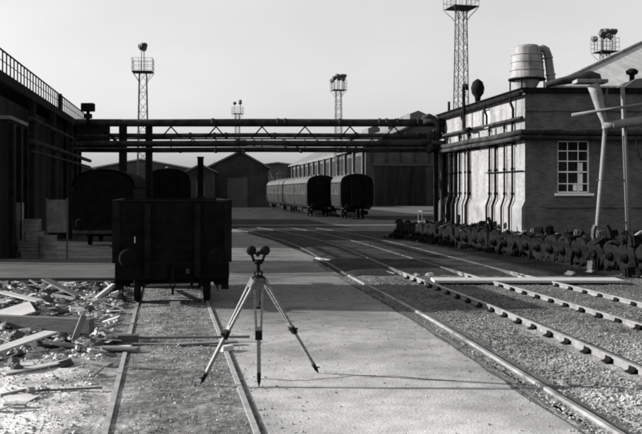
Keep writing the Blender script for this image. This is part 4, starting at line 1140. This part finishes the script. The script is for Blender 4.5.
th = empty('theodolite', (hx,hy,hz+.024), 'small dark theodolite with two round housings screwed on the tripod head', 'theodolite')
mb = MB(); mb.lathe((0,0,0),[(.055,0),(.055,.014),(.02,.02)],18)
for k in range(3):
    a = R(30+120*k); mb.cyl((.05*math.cos(a),.05*math.sin(a),.01),(.05*math.cos(a),.05*math.sin(a),.05),.011,n=8)
mb.lathe((0,0,.045),[(.02,0),(.058,.004),(.058,.016),(.02,.02)],18); mb.build('tribrach','tri_metal',th)
mb = MB(); mb.lathe((0,0,.06),[(.022,0),(.022,.08),(.055,.09),(.055,.13),(.03,.14)],18); mb.build('centre_column','tri_metal',th)
mb = MB()
for s in (-1,1): mb.bar((s*.05,0,.18),(s*.085,0,.28),.03,.05,up=(0,1,0))
mb.bar((-.06,0,.19),(.06,0,.19),.05,.03); mb.build('yoke','tri_metal',th)
for s in (-1,1):
    mb = MB(); mb.lathe((s*.085,0,.315),[(.02,-.05),(.05,-.045),(.06,-.03),(.06,.03),(.05,.045),(.02,.05)],20,axis='Y'); mb.build('round_housing','tri_metal',th)
mb = MB(); mb.cyl((0,-.10,.27),(0,.09,.28),.024,.028,n=14); mb.cyl((-.08,0,.28),(.08,0,.28),.014,n=8); mb.build('telescope','tri_metal',th)

# ------------------------------------------------------------------ camera, light, world
cam = bpy.data.cameras.new('camera'); co = bpy.data.objects.new('camera', cam); COL.objects.link(co)
co.location = (0,0,HC); co.rotation_euler = (R(90),0,0)
cam.sensor_fit = 'HORIZONTAL'; cam.sensor_width = 36; cam.lens = 36*F/642; cam.shift_y = -(217-HV)/642
cam.clip_end = 4000; cam.clip_start = .1
SC.camera = co
EL, AZ = 18.5, 83.0            # sun height; degrees left of straight ahead
sd = Vector((-math.sin(R(AZ))*math.cos(R(EL)), math.cos(R(AZ))*math.cos(R(EL)), math.sin(R(EL))))
sl = bpy.data.lights.new('sun','SUN'); sl.energy = 5.0; sl.angle = R(.53); sl.color = (1,.985,.96)
so = bpy.data.objects.new('sun', sl); COL.objects.link(so); so.rotation_euler = sd.to_track_quat('Z','Y').to_euler(); so.location=(-30,20,30)
SKYK = 1.46
w = bpy.data.worlds.new('World'); SC.world = w; w.use_nodes = True
nt = w.node_tree; bg = nt.nodes['Background']
sky = nt.nodes.new('ShaderNodeTexSky'); sky.sky_type='NISHITA'; sky.sun_disc=False; sky.sun_elevation=R(EL); sky.sun_rotation=R(-AZ); sky.dust_density=3.0; sky.air_density=1.2
bwn = nt.nodes.new('ShaderNodeRGBToBW'); nt.links.new(sky.outputs[0], bwn.inputs[0]); 
gm = nt.nodes.new('ShaderNodeMath'); gm.operation='POWER'; gm.inputs[1].default_value=.7; nt.links.new(bwn.outputs[0], gm.inputs[0])
sc_ = nt.nodes.new('ShaderNodeMath'); sc_.operation='MULTIPLY'; sc_.inputs[1].default_value=SKYK; nt.links.new(gm.outputs[0], sc_.inputs[0])

tcw = nt.nodes.new('ShaderNodeTexCoord'); mpw = nt.nodes.new('ShaderNodeMapping'); mpw.inputs['Scale'].default_value=(1,1,3); nt.links.new(tcw.outputs['Generated'], mpw.inputs[0])
nw = nt.nodes.new('ShaderNodeTexNoise'); nw.inputs['Scale'].default_value=5; nw.inputs['Detail'].default_value=8; nt.links.new(mpw.outputs[0], nw.inputs['Vector'])
rw = nt.nodes.new('ShaderNodeMapRange'); rw.inputs['From Min'].default_value=.35; rw.inputs['From Max'].default_value=.65; rw.inputs['To Min'].default_value=.97; rw.inputs['To Max'].default_value=1.03; nt.links.new(nw.outputs['Fac'], rw.inputs['Value'])
mw = nt.nodes.new('ShaderNodeMath'); mw.operation='MULTIPLY'; nt.links.new(sc_.outputs[0], mw.inputs[0]); nt.links.new(rw.outputs[0], mw.inputs[1])
nt.links.new(mw.outputs[0], bg.inputs[0])
bg.inputs[1].default_value = .10
vs_ = SC.view_settings; vs_.view_transform='Standard'; vs_.look='None'; vs_.gamma=1; vs_.use_curve_mapping=False; vs_.exposure = 1.3
SC.cycles.use_denoising = False
SC.cycles.filter_width = 2.2
